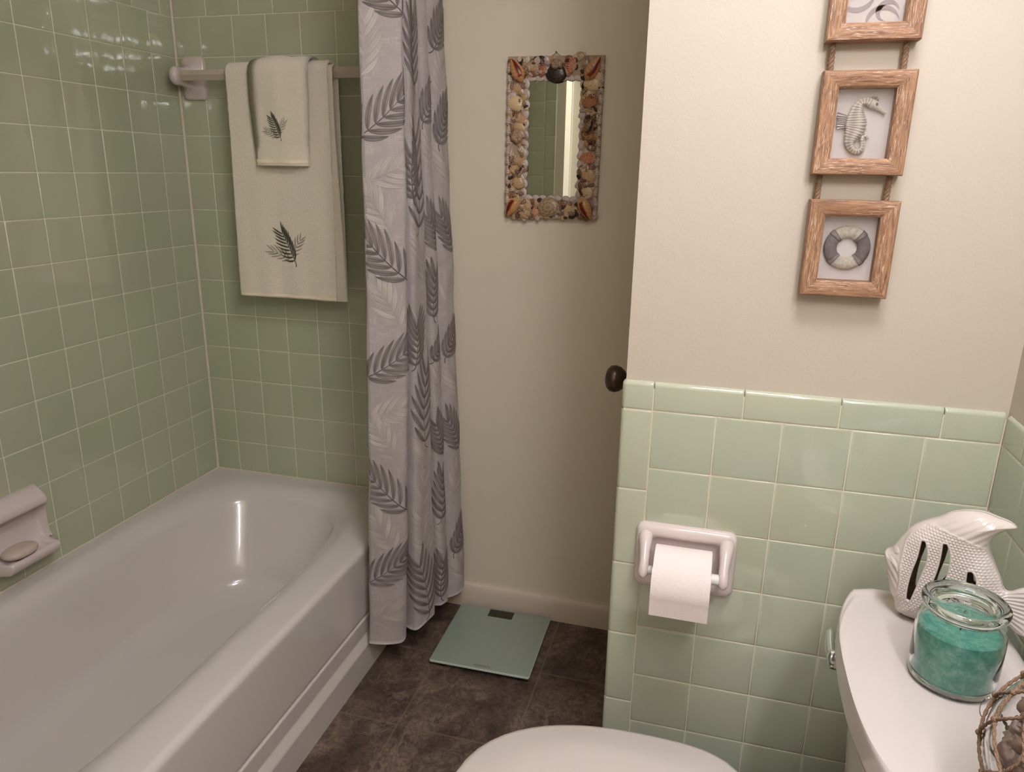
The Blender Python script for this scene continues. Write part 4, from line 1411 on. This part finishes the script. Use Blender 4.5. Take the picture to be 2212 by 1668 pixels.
# ------------------------------------------------------------------ toilet
TY = -1.13
def toilet():
    root = thing('toilet', 'white two-piece toilet with closed lid against the right tiled wall', 'toilet', (1.75, TY, 0))
    objs = []
    # bowl (front points to -x)
    def egg(x0, x1, hw, z, yc=TY, n=64, p=2.25, back=1.0):
        cx = x1 - 0.40 * (x1 - x0)
        pts = []
        for k in range(n):
            a = 2 * PI * k / n
            c, s = math.cos(a), math.sin(a)
            ax = (x1 - cx) if c > 0 else (cx - x0)
            e = (3.4 if c > 0 else p)
            r = (abs(c / ax) ** e + abs(s / hw) ** e) ** (-1 / e)
            pts.append((cx + r * c, yc + r * s, z))
        return pts
    g = G()
    g.loft([egg(1.47, 1.93, 0.105, 0.0), egg(1.465, 1.93, 0.11, 0.02), egg(1.49, 1.925, 0.10, 0.06), egg(1.48, 1.92, 0.105, 0.14), egg(1.42, 1.90, 0.13, 0.22), egg(1.335, 1.89, 0.165, 0.30), egg(1.292, 1.885, 0.182, 0.36), egg(1.285, 1.885, 0.185, 0.392), egg(1.29, 1.88, 0.180, 0.400), egg(1.33, 1.80, 0.14, 0.400), egg(1.36, 1.78, 0.12, 0.34), egg(1.42, 1.72, 0.07, 0.25)], 0)
    objs.append(g.build('bowl', M_PORCELAIN, root, angle=50))
    # seat ring
    g = G()
    o = [egg(1.275, 1.735, 0.190, 0.4025), egg(1.268, 1.738, 0.196, 0.408), egg(1.270, 1.737, 0.194, 0.4165), egg(1.285, 1.725, 0.180, 0.4185), egg(1.335, 1.67, 0.135, 0.4180), egg(1.345, 1.66, 0.125, 0.412), egg(1.345, 1.66, 0.125, 0.4025)]
    g.grid(o, 0, closed_u=True, closed_v=True)
    objs.append(g.build('seat', M_SEAT, root, angle=50))
    # lid, closed, slightly domed with an inner plateau
    g = G()
    g.loft([egg(1.30, 1.71, 0.165, 0.4195), egg(1.276, 1.740, 0.191, 0.4195), egg(1.269, 1.745, 0.197, 0.424), egg(1.268, 1.746, 0.198, 0.430), egg(1.272, 1.744, 0.1945, 0.436), egg(1.281, 1.738, 0.187, 0.4395), egg(1.312, 1.715, 0.160, 0.4440), egg(1.322, 1.708, 0.152, 0.4475), egg(1.36, 1.68, 0.118, 0.4520), egg(1.43, 1.62, 0.06, 0.4545), egg(1.50, 1.56, 0.01, 0.455)], 0)
    objs.append(g.build('seat_lid', M_SEAT, root, angle=60))
    for s in (-1, 1):
        g = G()
        g.tube([(1.752, TY + s * 0.075 - 0.02, 0.424), (1.752, TY + s * 0.075 + 0.02, 0.424)], 0.012, 16)
        g.box((1.745, TY + s * 0.075 - 0.014, 0.398), (1.775, TY + s * 0.075 + 0.014, 0.420))
        objs.append(g.build('seat_hinge', M_SEAT, root, angle=40))
    # tank: bowed front, slightly narrower at the bottom
    XB = 2.045
    def tankring(bow, hwid, z, xb=XB, n=40, flat=2.7, yc=TY):
        """front edge bows to -x"""
        pts = []
        for k in range(n + 1):
            t = -1 + 2 * k / n
            c = math.copysign(abs(t) ** 0.85, t)
            f = (1 - abs(t) ** flat)
            x = xb - 0.175 * 0.0 - (bow[0] + (bow[1] - bow[0]) * f)
            # round the front corners
            e = max(0, (abs(t) - 0.93) / 0.07)
            x += 0.024 * (1 - math.sqrt(max(0, 1 - e * e)))
            pts.append((x, yc + hwid * t, z))
        r = 0.012
        pts += [(xb - r, yc + hwid, z), (xb, yc + hwid - r, z), (xb, yc - hwid + r, z), (xb - r, yc - hwid, z)]
        return pts
    g = G()
    g.loft([tankring((0.150, 0.180), 0.195, 0.40), tankring((0.152, 0.183), 0.200, 0.42), tankring((0.160, 0.200), 0.215, 0.60), tankring((0.163, 0.205), 0.219, 0.7200)], 0)
    objs.append(g.build('tank', M_PORCELAIN, root, angle=50))
    g = G()
    tr = lambda d, z: tankring((0.192 - d, 0.240 - d), 0.2450 - d, z, XB + 0.008 - d)
    g.loft([tr(0.020, 0.7200), tr(0.008, 0.7205), tr(0.002, 0.7245), tr(0.0, 0.731), tr(0.0, 0.745), tr(0.002, 0.7525), tr(0.0065, 0.7575), tr(0.013, 0.7600), tr(0.020, 0.7612), tr(0.025, 0.7606), tr(0.029, 0.7578), tr(0.033, 0.7560), tr(0.037, 0.7556), tr(0.06, 0.7562), tr(0.10, 0.7572)], 0)
    objs.append(g.build('tank_lid', M_PORCELAIN, root, angle=60))
    # flush lever on the tank front, far end
    g = G()
    hx = 1.864
    Mx = Matrix.Rotation(-PI / 2, 4, 'Y')
    g.lathe([(0, 0), (0.015, 0), (0.016, 0.003), (0.013, 0.008), (0.0085, 0.011), (0.0085, 0.028), (0.0130, 0.031), (0.0145, 0.037), (0.0135, 0.044), (0.008, 0.047), (0, 0.0475)], (hx + 0.004, TY + 0.158, 0.672), 28, 0, Mx)
    lv = g.build('flush_lever', M_CHROME, root, angle=50)
    g = G()
    P = [(hx - 0.036, TY + 0.150, 0.671), (hx - 0.037, TY + 0.166, 0.673), (hx - 0.037, TY + 0.186, 0.676), (hx - 0.035, TY + 0.206, 0.679), (hx - 0.033, TY + 0.218, 0.681)]
    C_ = catmull(P, 20); rings = []
    for i, p in enumerate(C_):
        t = i / 20
        hw_, ht_ = 0.0105 - 0.0015 * t, 0.0072
        if t > 0.93: hw_ *= 0.8; ht_ *= 0.7
        rings.append([(p.x + ht_ * math.cos(2 * PI * k / 16), p.y, p.z + hw_ * math.sin(2 * PI * k / 16)) for k in range(16)])
    g.loft(rings, 0)
    hd = g.build('lever_handle', simple('lever_satin', '#c9cdc6', 0.12, Metallic=0.7).m, lv, angle=50)
    objs += [lv, hd]
    into(root, *objs)
toilet()
LIDZ = 0.7570

# ------------------------------------------------------------------ candle jar
def candle():
    cx, cy = 1.941, -1.099
    root = thing('candle_jar', 'teal wax candle in a lidded glass jar on the toilet tank', 'candle', (cx, cy, LIDZ + 0.0010))
    g = G()
    out = [(0.0, 0.0), (0.0420, 0.0), (0.0465, 0.0015), (0.0485, 0.005), (0.0492, 0.009), (0.0485, 0.0115), (0.0496, 0.014), (0.0500, 0.030), (0.0500, 0.060), (0.0493, 0.070), (0.0470, 0.077), (0.0452, 0.081), (0.0446, 0.085), (0.0446, 0.0885)]
    inn = [(0.0418, 0.0885), (0.0416, 0.084), (0.0430, 0.079), (0.0452, 0.074), (0.0465, 0.067), (0.0470, 0.058), (0.0470, 0.014), (0.045, 0.0085), (0.038, 0.007), (0.0, 0.007)]
    g.lathe(out + inn, (0, 0, 0), 72)
    g.build('glass_jar', M_JARGLASS, root, angle=40)
    g = G()
    g.lathe([(0.0, 0.0072), (0.038, 0.0072), (0.0448, 0.0087), (0.04675, 0.0142), (0.04675, 0.058), (0.0461, 0.0655), (0.0440, 0.0662), (0.030, 0.0650), (0.0, 0.0645)], (0, 0, 0), 64)
    wx = g.build('wax', M_WAX, root, angle=50)
    g = G(); g.tube([(0, 0, 0.0642), (0.0008, 0, 0.070), (0.003, 0.001, 0.073)], 0.0011, 8)
    g.build('wick', M_BLACK, root)
    g = G()
    lid = [(0.0, 0.0870), (0.030, 0.0870), (0.0365, 0.0840), (0.0395, 0.0845), (0.0400, 0.0890), (0.0450, 0.0892), (0.0478, 0.0915), (0.0485, 0.0960), (0.0478, 0.0990), (0.0455, 0.1010), (0.0425, 0.1015), (0.0400, 0.1000), (0.0375, 0.0985), (0.0345, 0.0990), (0.0320, 0.0980), (0.0285, 0.0950), (0.0, 0.0940)]
    g.lathe(lid, (0, 0, 0), 72)
    g.build('glass_lid', M_JARGLASS, root, angle=50)
    for o in root.children: o.data.transform(Matrix.Diagonal((1.01, 1.01, 1.15, 1)))
candle()

# ------------------------------------------------------------------ ceramic fish
def fish():
    FO = [(-0.0378, 0.0909), (-0.0368, 0.0954), (-0.0299, 0.102), (-0.0198, 0.1244), (-0.0097, 0.1438), (0.0015, 0.1554), (0.0203, 0.1694), (0.0346, 0.1822), (0.0531, 0.1909), (0.072, 0.1944), (0.0877, 0.1918), (0.101, 0.1903), (0.1097, 0.1853), (0.108, 0.1823), (0.0948, 0.1724), (0.0874, 0.16), (0.0854, 0.1469), (0.0887, 0.1356), (0.096, 0.1209), (0.1046, 0.1042), (0.1114, 0.0893), (0.1187, 0.0885), (0.1269, 0.0957), (0.1334, 0.1004), (0.145, 0.108), (0.154, 0.111), (0.150, 0.090), (0.147, 0.065), (0.152, 0.040), (0.156, 0.026), (0.1458, 0.0275), (0.1346, 0.0303), (0.1237, 0.0382), (0.108, 0.040), (0.100, 0.030), (0.095, 0.012), (0.085, 0.002), (0.0173, 0.0), (-0.0008, 0.001), (-0.0109, 0.0060), (-0.0158, 0.0223), (-0.0221, 0.0337), (-0.0284, 0.0533), (-0.0351, 0.0755), (-0.0372, 0.0850)]
    def spindle(c, w):
        P = catmull([(a, b, 0) for a, b in c], 24); L_, R_ = [], []
        for i, p in enumerate(P):
            t = (P[min(i + 1, 24)] - P[max(i - 1, 0)]).normalized()
            k = w * max(0.14, math.sin(PI * (0.06 + 0.88 * i / 24))) ** 0.6
            L_.append((p.x - t.y * k, p.y + t.x * k)); R_.append((p.x + t.y * k, p.y - t.x * k))
        return L_ + R_[::-1]
    SL = [spindle([(0.0115, 0.1370), (0.0135, 0.125), (0.0140, 0.108), (0.0105, 0.083), (0.0080, 0.060), (0.0065, 0.038)], 0.0058),
          spindle([(0.0375, 0.1430), (0.0405, 0.130), (0.0415, 0.112), (0.0400, 0.092), (0.0360, 0.072), (0.0320, 0.057)], 0.0060),
          spindle([(0.0715, 0.1120), (0.0750, 0.102), (0.0765, 0.088), (0.0760, 0.074)], 0.0056)]
    # slot outlines: smooth ellipses-like, tidy
    GILL = [(0.0060, 0.1560), (-0.0060, 0.1420), (-0.0106, 0.1290), (-0.0113, 0.1115), (-0.0110, 0.0871), (-0.0082, 0.0615), (-0.0093, 0.039), (-0.0184, 0.0241)]
    DOR = [(0.0080, 0.1600), (0.0200, 0.1625), (0.0381, 0.1602), (0.0587, 0.1573), (0.0714, 0.1518), (0.0854, 0.1450)]
    def closed(pts, n):
        P = [Vector(p + (0,)) for p in pts]; m = len(P); out = []
        for i in range(n):
            s = i / n * m; k = int(s); t = s - k
            a, b, c, d = P[(k - 1) % m], P[k % m], P[(k + 1) % m], P[(k + 2) % m]
            q = 0.5 * ((2 * b) + (c - a) * t + (2 * a - 5 * b + 4 * c - d) * t * t + (3 * b - a - 3 * c + d) * t ** 3)
            out.append((q.x, q.y))
        return np.array(out)
    FO = [(a, b * 0.955) for a, b in FO]; GILL = [(a, b * 0.955) for a, b in GILL]; DOR = [(a, b * 0.955) for a, b in DOR]
    def fat(sl, k):
        out = []
        m = len(sl)
        cxs = sum(p[0] for p in sl) / m
        for i, (a, b) in enumerate(sl):
            # push away from the slot's own centre line
            (x0, z0), (x1, z1) = sl[i - 1], sl[(i + 1) % m]
            tx, tz = x1 - x0, z1 - z0; l = math.hypot(tx, tz) + 1e-9
            out.append((a - tz / l * k, (b + tx / l * k) * 0.955))
        return out
    SL = [[(a, b * 0.955) for a, b in q] for q in SL]
    OUT = closed(FO, 500)
    SLOTS = [closed(s, 120) for s in SL]
    H = 0.00080
    xs = np.arange(-0.042, 0.160, H); zs = np.arange(-0.004, 0.200, H)
    X, Z = np.meshgrid(xs, zs)
    def inside(poly, X, Z):
        ins = np.zeros(X.shape, bool); n = len(poly)
        for i in range(n):
            x0, z0 = poly[i]; x1, z1 = poly[(i + 1) % n]
            c = ((z0 > Z) != (z1 > Z))
            with np.errstate(divide='ignore', invalid='ignore'):
                xi = (x1 - x0) * (Z - z0) / (z1 - z0 + 1e-15) + x0
            ins ^= c & (X < xi)
        return ins
    def dist(poly, X, Z, closedp=True):
        d = np.full(X.shape, 9.0); bx = np.zeros(X.shape); bz = np.zeros(X.shape); n = len(poly)
        for i in range(n if closedp else n - 1):
            x0, z0 = poly[i]; x1, z1 = poly[(i + 1) % n]
            L = (x1 - x0) ** 2 + (z1 - z0) ** 2 + 1e-15
            t = np.clip(((X - x0) * (x1 - x0) + (Z - z0) * (z1 - z0)) / L, 0, 1)
            px = x0 + t * (x1 - x0); pz = z0 + t * (z1 - z0)
            dd = np.hypot(X - px, Z - pz); m = dd < d
            d[m] = dd[m]; bx[m] = px[m]; bz[m] = pz[m]
        return d, bx, bz
    cxm, czm = X[:-1, :-1] + H / 2, Z[:-1, :-1] + H / 2
    keep = inside(OUT, cxm, czm)
    for s in SLOTS: keep &= ~inside(s, cxm, czm)
    do, ox, oz = dist(OUT[::2], X, Z)
    ds, sx_, sz_ = None, None, None
    for s in SLOTS:
        a = dist(s[::2], X, Z)
        if ds is None: ds, sx_, sz_ = a
        else:
            m = a[0] < ds; ds[m] = a[0][m]; sx_[m] = a[1][m]; sz_[m] = a[2][m]
    cnt = np.zeros(X.shape, int)
    for di in (0, 1):
        for dj in (0, 1):
            cnt[di:di + keep.shape[0], dj:dj + keep.shape[1]] += keep
    border = (cnt > 0) & (cnt < 4)
    PX, PZ = X.copy(), Z.copy()
    useo = border & (do < ds); uses = border & (do >= ds)
    PX[useo] = ox[useo]; PZ[useo] = oz[useo]; PX[uses] = sx_[uses]; PZ[uses] = sz_[uses]
    dgo = np.where(useo, 0, do)
    # body relief
    gd = dist(np.array(GILL), X, Z, False)[0]
    dd = dist(np.array(DOR), X, Z, False)[0]
    T = 0.026
    tailf = np.clip((0.118 - X) / 0.03, 0, 1)
    maxh = 0.006 + (T - 0.006) * tailf
    bottomf = np.clip(1.0, 0, 1)
    q = np.clip(dgo / 0.035, 0, 1)
    hgt = maxh * np.sqrt(1 - (1 - q) ** 2) + 0.0022
    # above the dorsal line and left of the gill: fins / face, no scales
    dl = np.interp(X, [p[0] for p in DOR], [p[1] for p in DOR])
    gl = np.interp(Z, [p[1] for p in GILL[::-1]], [p[0] for p in GILL[::-1]])
    body = (Z < dl) & (X > gl + 0.001) & (X < 0.113) & (Z > 0.012)
    sp = 0.0045
    row = np.floor(Z / (sp * 0.86)); u = (X / sp + 0.5 * (row % 2)) % 1 - 0.5; v = (Z / (sp * 0.86)) % 1 - 0.5
    sc = np.clip(1 - (u * u + v * v * 0.75) / 0.185, 0, 1)
    fade = np.clip((ds - 0.0015) / 0.001, 0, 1) * np.clip(dd / 0.0015, 0, 1) * np.clip((gd - 0.001) / 0.001, 0, 1)
    hgt += 0.0014 * sc ** 0.8 * body * fade
    fin = (Z >= dl) & (X > 0.002)
    rays = np.sin((X * 0.75 - (Z - 0.15) * 0.9) * 620)
    hgt += 0.0005 * rays * fin * np.clip(dgo / 0.004, 0, 1)
    tl = X >= 0.113
    hgt += 0.0006 * np.sin(np.arctan2(Z - 0.066, X - 0.085) * 55) * tl * np.clip(dgo / 0.004, 0, 1)
    hgt += 0.0016 * np.exp(-(gd / 0.0016) ** 2) * (dgo > 0.002)
    hgt += 0.0010 * np.exp(-(dd / 0.0013) ** 2) * (X > 0.004) * (dgo > 0.002)
    hgt += 0.0011 * np.exp(-((ds - 0.0012) / 0.0012) ** 2)
    eye = np.hypot(X + 0.0216, Z - 0.1016)
    hgt += 0.0018 * np.clip(1 - (eye / 0.0048) ** 2, 0, 1) ** 0.5
    face = (X < gl) & (Z < 0.09)
    hgt += 0.0006 * np.sin((X * 0.6 + Z * 0.5) * 900) * face * np.clip(dgo / 0.004, 0, 1) * (gd > 0.003)
    inner = np.maximum(hgt - 0.0045, 0.0)
    # head curls: build both halves
    root = thing('ceramic_fish', 'pearly white openwork ceramic fish standing on the toilet tank behind the candle', 'fish figurine', (1.908, -0.972, LIDZ + 0.0012), math.radians(-25))
    g = G()
    used = cnt > 0
    idx = -np.ones(X.shape, int)
    YO = 0.022     # centre plane lies behind the visible face
    layers = []
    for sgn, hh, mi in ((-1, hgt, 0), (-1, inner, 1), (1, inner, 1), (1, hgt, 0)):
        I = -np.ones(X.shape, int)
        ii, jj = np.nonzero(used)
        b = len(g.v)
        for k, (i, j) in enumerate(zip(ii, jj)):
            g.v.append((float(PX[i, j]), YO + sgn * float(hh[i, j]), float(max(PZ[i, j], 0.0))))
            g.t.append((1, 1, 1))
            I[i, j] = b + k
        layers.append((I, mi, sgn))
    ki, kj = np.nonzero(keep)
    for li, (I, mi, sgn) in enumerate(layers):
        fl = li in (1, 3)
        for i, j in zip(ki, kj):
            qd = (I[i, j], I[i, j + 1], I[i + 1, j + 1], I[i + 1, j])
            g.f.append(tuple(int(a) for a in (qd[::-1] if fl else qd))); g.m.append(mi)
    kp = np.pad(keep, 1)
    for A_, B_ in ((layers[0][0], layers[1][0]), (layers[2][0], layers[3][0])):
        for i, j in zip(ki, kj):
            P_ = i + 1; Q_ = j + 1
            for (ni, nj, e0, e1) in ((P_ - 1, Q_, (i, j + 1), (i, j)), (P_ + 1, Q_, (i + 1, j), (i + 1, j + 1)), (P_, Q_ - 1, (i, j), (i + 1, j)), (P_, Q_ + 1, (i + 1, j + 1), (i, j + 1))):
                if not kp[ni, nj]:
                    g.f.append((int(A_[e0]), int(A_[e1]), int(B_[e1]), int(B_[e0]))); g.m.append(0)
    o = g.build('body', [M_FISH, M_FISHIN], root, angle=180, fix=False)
    return o
fish()

# ------------------------------------------------------------------ jute netted glass vase
def netted():
    cx, cy, R = 1.978, -1.345, 0.083
    zc = LIDZ + 0.090
    root = thing('netted_glass_float', 'clear glass float wrapped in brown jute netting at the tank front', 'glass float', (cx, cy, LIDZ + 0.0062))
    g = G()
    prof = []
    for k in range(25):
        a = -PI / 2 + PI * k / 24
        prof.append((max(R * math.cos(a), 0.0), 0.089 + 0.0885 * math.sin(a)))
    prof[0] = (0.0, prof[0][1]); prof[-1] = (0.0, prof[-1][1])
    inner = [((r - 0.0022) if r > 0.003 else 0.0, 0.089 + (z - 0.089) * 0.975) for r, z in prof[::-1]]
    g.lathe(prof, (0, 0, 0), 64)
    g.lathe(inner, (0, 0, 0), 64)
    g.build('glass_body', M_GLASS, root, angle=180, fix=False)
    # twine net: zigzag rings of knots
    g = G(); kn = G()
    r2 = random.Random(5)
    rowsN = 8; per = 11
    knots = []
    for i in range(rowsN + 1):
        lat = -1.25 + 2.5 * i / rowsN
        row = []
        for j in range(per):
            lon = 2 * PI * (j + 0.5 * (i % 2)) / per + r2.uniform(-0.08, 0.08)
            la = lat + r2.uniform(-0.05, 0.05)
            row.append((la, lon))
        knots.append(row)
    def on(la, lo, h=0.0022):
        return Vector(((R + h) * math.cos(la) * math.cos(lo), (R + h) * math.cos(la) * math.sin(lo), 0.089 + (0.0885 + h) * math.sin(la)))
    def strand(a, b):
        la0, lo0 = a; la1, lo1 = b
        if lo1 - lo0 > PI: lo1 -= 2 * PI
        if lo0 - lo1 > PI: lo1 += 2 * PI
        for s in range(2):
            path = []
            for q in range(15):
                t = q / 14
                p = on(la0 + (la1 - la0) * t, lo0 + (lo1 - lo0) * t, 0.0022 + 0.0008 * math.sin(t * PI * 5 + s * PI))
                side = Vector((-math.sin(lo0), math.cos(lo0), 0)) * 0.0009 * math.cos(t * PI * 5 + s * PI)
                path.append(p + side)
            g.tube(path, 0.00120, 7)
    for i in range(rowsN):
        for j in range(per):
            a = knots[i][j]
            if i % 2 == 0: nb = (knots[i + 1][j], knots[i + 1][(j - 1) % per])
            else: nb = (knots[i + 1][j], knots[i + 1][(j + 1) % per])
            for b in nb: strand(a, b)
    for j in range(per):
        strand(knots[rowsN][j], (PI / 2 - 0.02, knots[rowsN][j][1])); strand(knots[0][j], (-1.45, knots[0][j][1]))
    for row in knots:
        for la, lo in row:
            p = on(la, lo, 0.003)
            n = p.copy(); 
            kn.lathe([(0, -0.0032), (0.0024, -0.0022), (0.0034, 0), (0.0024, 0.0022), (0, 0.0032)], tuple(p), 10)
    b = len(g.v); g.v += kn.v; g.t += kn.t; g.f += [tuple(i + b for i in f) for f in kn.f]; g.m += kn.m
    g.build('jute_net', M_JUTE, root, angle=180)
    g = G(); g.tube([tuple(on(0.1, PI * 0.80, 0.004) + Vector((-0.006 * math.sin(PI * q / 10), 0, 0.012 * math.cos(PI * q / 10)))) for q in range(11)], 0.0006, 6)
    g.build('wire_loop', M_CHROME, root)
    # dried filling seen through the glass
    g = G()
    for k in range(230):
        la = r2.uniform(-1.2, 0.75); lo = r2.uniform(0, 2 * PI); rr = r2.uniform(0.30, 0.80) * R
        p = Vector((rr * math.cos(la) * math.cos(lo), rr * math.cos(la) * math.sin(lo), 0.080 + rr * math.sin(la)))
        rad = r2.uniform(0.005, 0.010)
        rows = []
        for i in range(9):
            ph = PI * i / 8
            rows.append([tuple(p + Vector((math.sin(ph) * math.cos(2 * PI * j / 12), math.sin(ph) * math.sin(2 * PI * j / 12), math.cos(ph))) * rad * (1 + 0.7 * noise.noise(p * 90 + Vector((i, j, 0))))) for j in range(12)])
        cc = srgb(r2.choice(['#b39a8c', '#c4aea0', '#9c8070', '#cdb9ab']))[:3]
        g.grid(rows, 0, closed_u=True, tint=cc)
    f = g.build('dried_filling', M_SHELL, root, angle=180)
    f['kind'] = 'stuff'
netted()

# small pearl bead beside the jar
g = G()
g.lathe([(0, 0.0), (0.004, 0.0004), (0.0078, 0.004), (0.0088, 0.008), (0.0078, 0.012), (0.0045, 0.0155), (0, 0.0165)], (2.018, -1.012, LIDZ + 0.0012), 32)
o = g.build('glass_pebble', simple('pearl', '#e2d4cf', 0.08).m, angle=180)
tag(o, 'small shiny white pearl pebble on the tank lid beside the candle', 'pebble')

# ------------------------------------------------------------------ bathroom scale
def scale():
    cx, cy = 1.0565, -0.1830
    root = thing('bathroom_scale', 'square pale green glass bathroom scale with dark display on the slate floor', 'bathroom scale', (cx, cy, 0), math.radians(0.9))
    hw, hd = 0.1475, 0.1500
    def R(d, z, r=0.006): return [(x, y, z) for x, y in rrect(0, 0, 2 * (hw - d), 2 * (hd - d), r, 5)]
    g = G()
    g.loft([R(0.0012, 0.0150), R(0.0, 0.0162), R(0.0, 0.0208), R(0.0012, 0.0220), R(0.002, 0.0222), R(0.02, 0.0222)], 0)
    g.m[-1] = 0
    # face colour on top, brighter cut edge
    for i, f in enumerate(g.f):
        zmin = min(g.v[k][2] for k in f)
        g.m[i] = 0 if zmin > 0.0219 else 1
    g.build('glass_platform', [M_SCALE_GLASS, M_SCALE_EDGE], root, angle=30)
    g = G(); g.box((-0.0475, 0.1035, 0.0222), (0.0310 - 0.0, 0.1420 - 0.0, 0.0226)); 
    g.build('display', M_SCREEN, root, smooth=False)
    g = G(); g.box((-0.085, -0.10, 0.007), (0.085, 0.10, 0.0150)); g.build('base', M_BLACK, root, smooth=False, bevel=0.003)
    for sx in (-1, 1):
        for sy in (-1, 1):
            g = G(); g.lathe([(0.0, 0.0), (0.020, 0.0), (0.022, 0.003), (0.022, 0.0130), (0.019, 0.0150), (0, 0.0150)], (sx * 0.112, sy * 0.118, 0), 28)
            g.build('foot', M_BLACK, root, angle=40)
    cu = bpy.data.curves.new('logo_text', 'FONT'); cu.body = 'HOMEDICS'; cu.size = 0.0108; cu.align_x = 'CENTER'; cu.space_character = 1.05; cu.extrude = 0.00008
    tmp = bpy.data.objects.new('logo_tmp', cu); COL.objects.link(tmp)
    bpy.context.view_layer.update()
    dg = bpy.context.evaluated_depsgraph_get()
    me = bpy.data.meshes.new_from_object(tmp.evaluated_get(dg))
    bpy.data.objects.remove(tmp)
    me.transform(Matrix.Translation((0.006, -0.1400, 0.02232)) @ Matrix.Scale(0.85, 4, (1, 0, 0)))
    me.materials.clear(); me.materials.append(M_INK)
    lo = bpy.data.objects.new('brand_lettering', me); COL.objects.link(lo); lo.parent = root
scale()

# ------------------------------------------------------------------ vanity light (behind the camera, lights the room)
def vanity_light():
    root = thing('vanity_light', 'four-globe vanity light bar on the right wall behind the viewer', 'wall lamp', (XR, -2.03, 1.97))
    g = G(); g.box((-0.025, -0.36, -0.055), (0.0035, 0.36, 0.055)); g.build('back_plate', M_CHROME, root, smooth=False, bevel=0.004)
    for k in range(4):
        y = -0.27 + 0.18 * k
        g = G()
        g.lathe([(0, 0), (0.022, 0), (0.022, 0.026), (0.026, 0.031), (0, 0.031)], (-0.025, y, 0), 24, 0, Matrix.Rotation(-PI / 2, 4, 'Y'))
        g.build('socket', M_CHROME, root, angle=40)
        g = G(); rows = []
        g.lathe([(max(0.034 * math.sin(PI * i / 16), 0.0), -0.034 * math.cos(PI * i / 16)) for i in range(17)], (-0.088, y, 0), 32)
        g.build('bulb', M_BULB, root, angle=180)
vanity_light()

def added_fill_lamp():  # out-of-view fill, added to lift the overall brightness
    root = thing('added_fill_lamp', 'round fill lamp added on the bathroom ceiling above the toilet to brighten the room', 'fill lamp', (1.74, -1.48, CEIL))
    g = G(); g.lathe([(0, 0.0005), (0.235, 0.0005), (0.240, -0.004), (0.240, -0.016), (0.232, -0.020), (0, -0.020)], (0, 0, 0), 64)
    g.build('rim', M_CHROME, root, angle=40)
    g = G(); g.lathe([(0, -0.0205), (0.222, -0.0205), (0.215, -0.034), (0.17, -0.050), (0.09, -0.060), (0, -0.063)], (0, 0, 0), 64)
    m = Mat('fill_lamp_glow'); m.set(Base_Color=(1, 1, 1, 1), Roughness=0.4)
    m.b.inputs['Emission Color'].default_value = LAMP_COLOR + (1,)
    m.b.inputs['Emission Strength'].default_value = FILL_STRENGTH
    g.build('diffuser', m.m, root, angle=60)
added_fill_lamp()
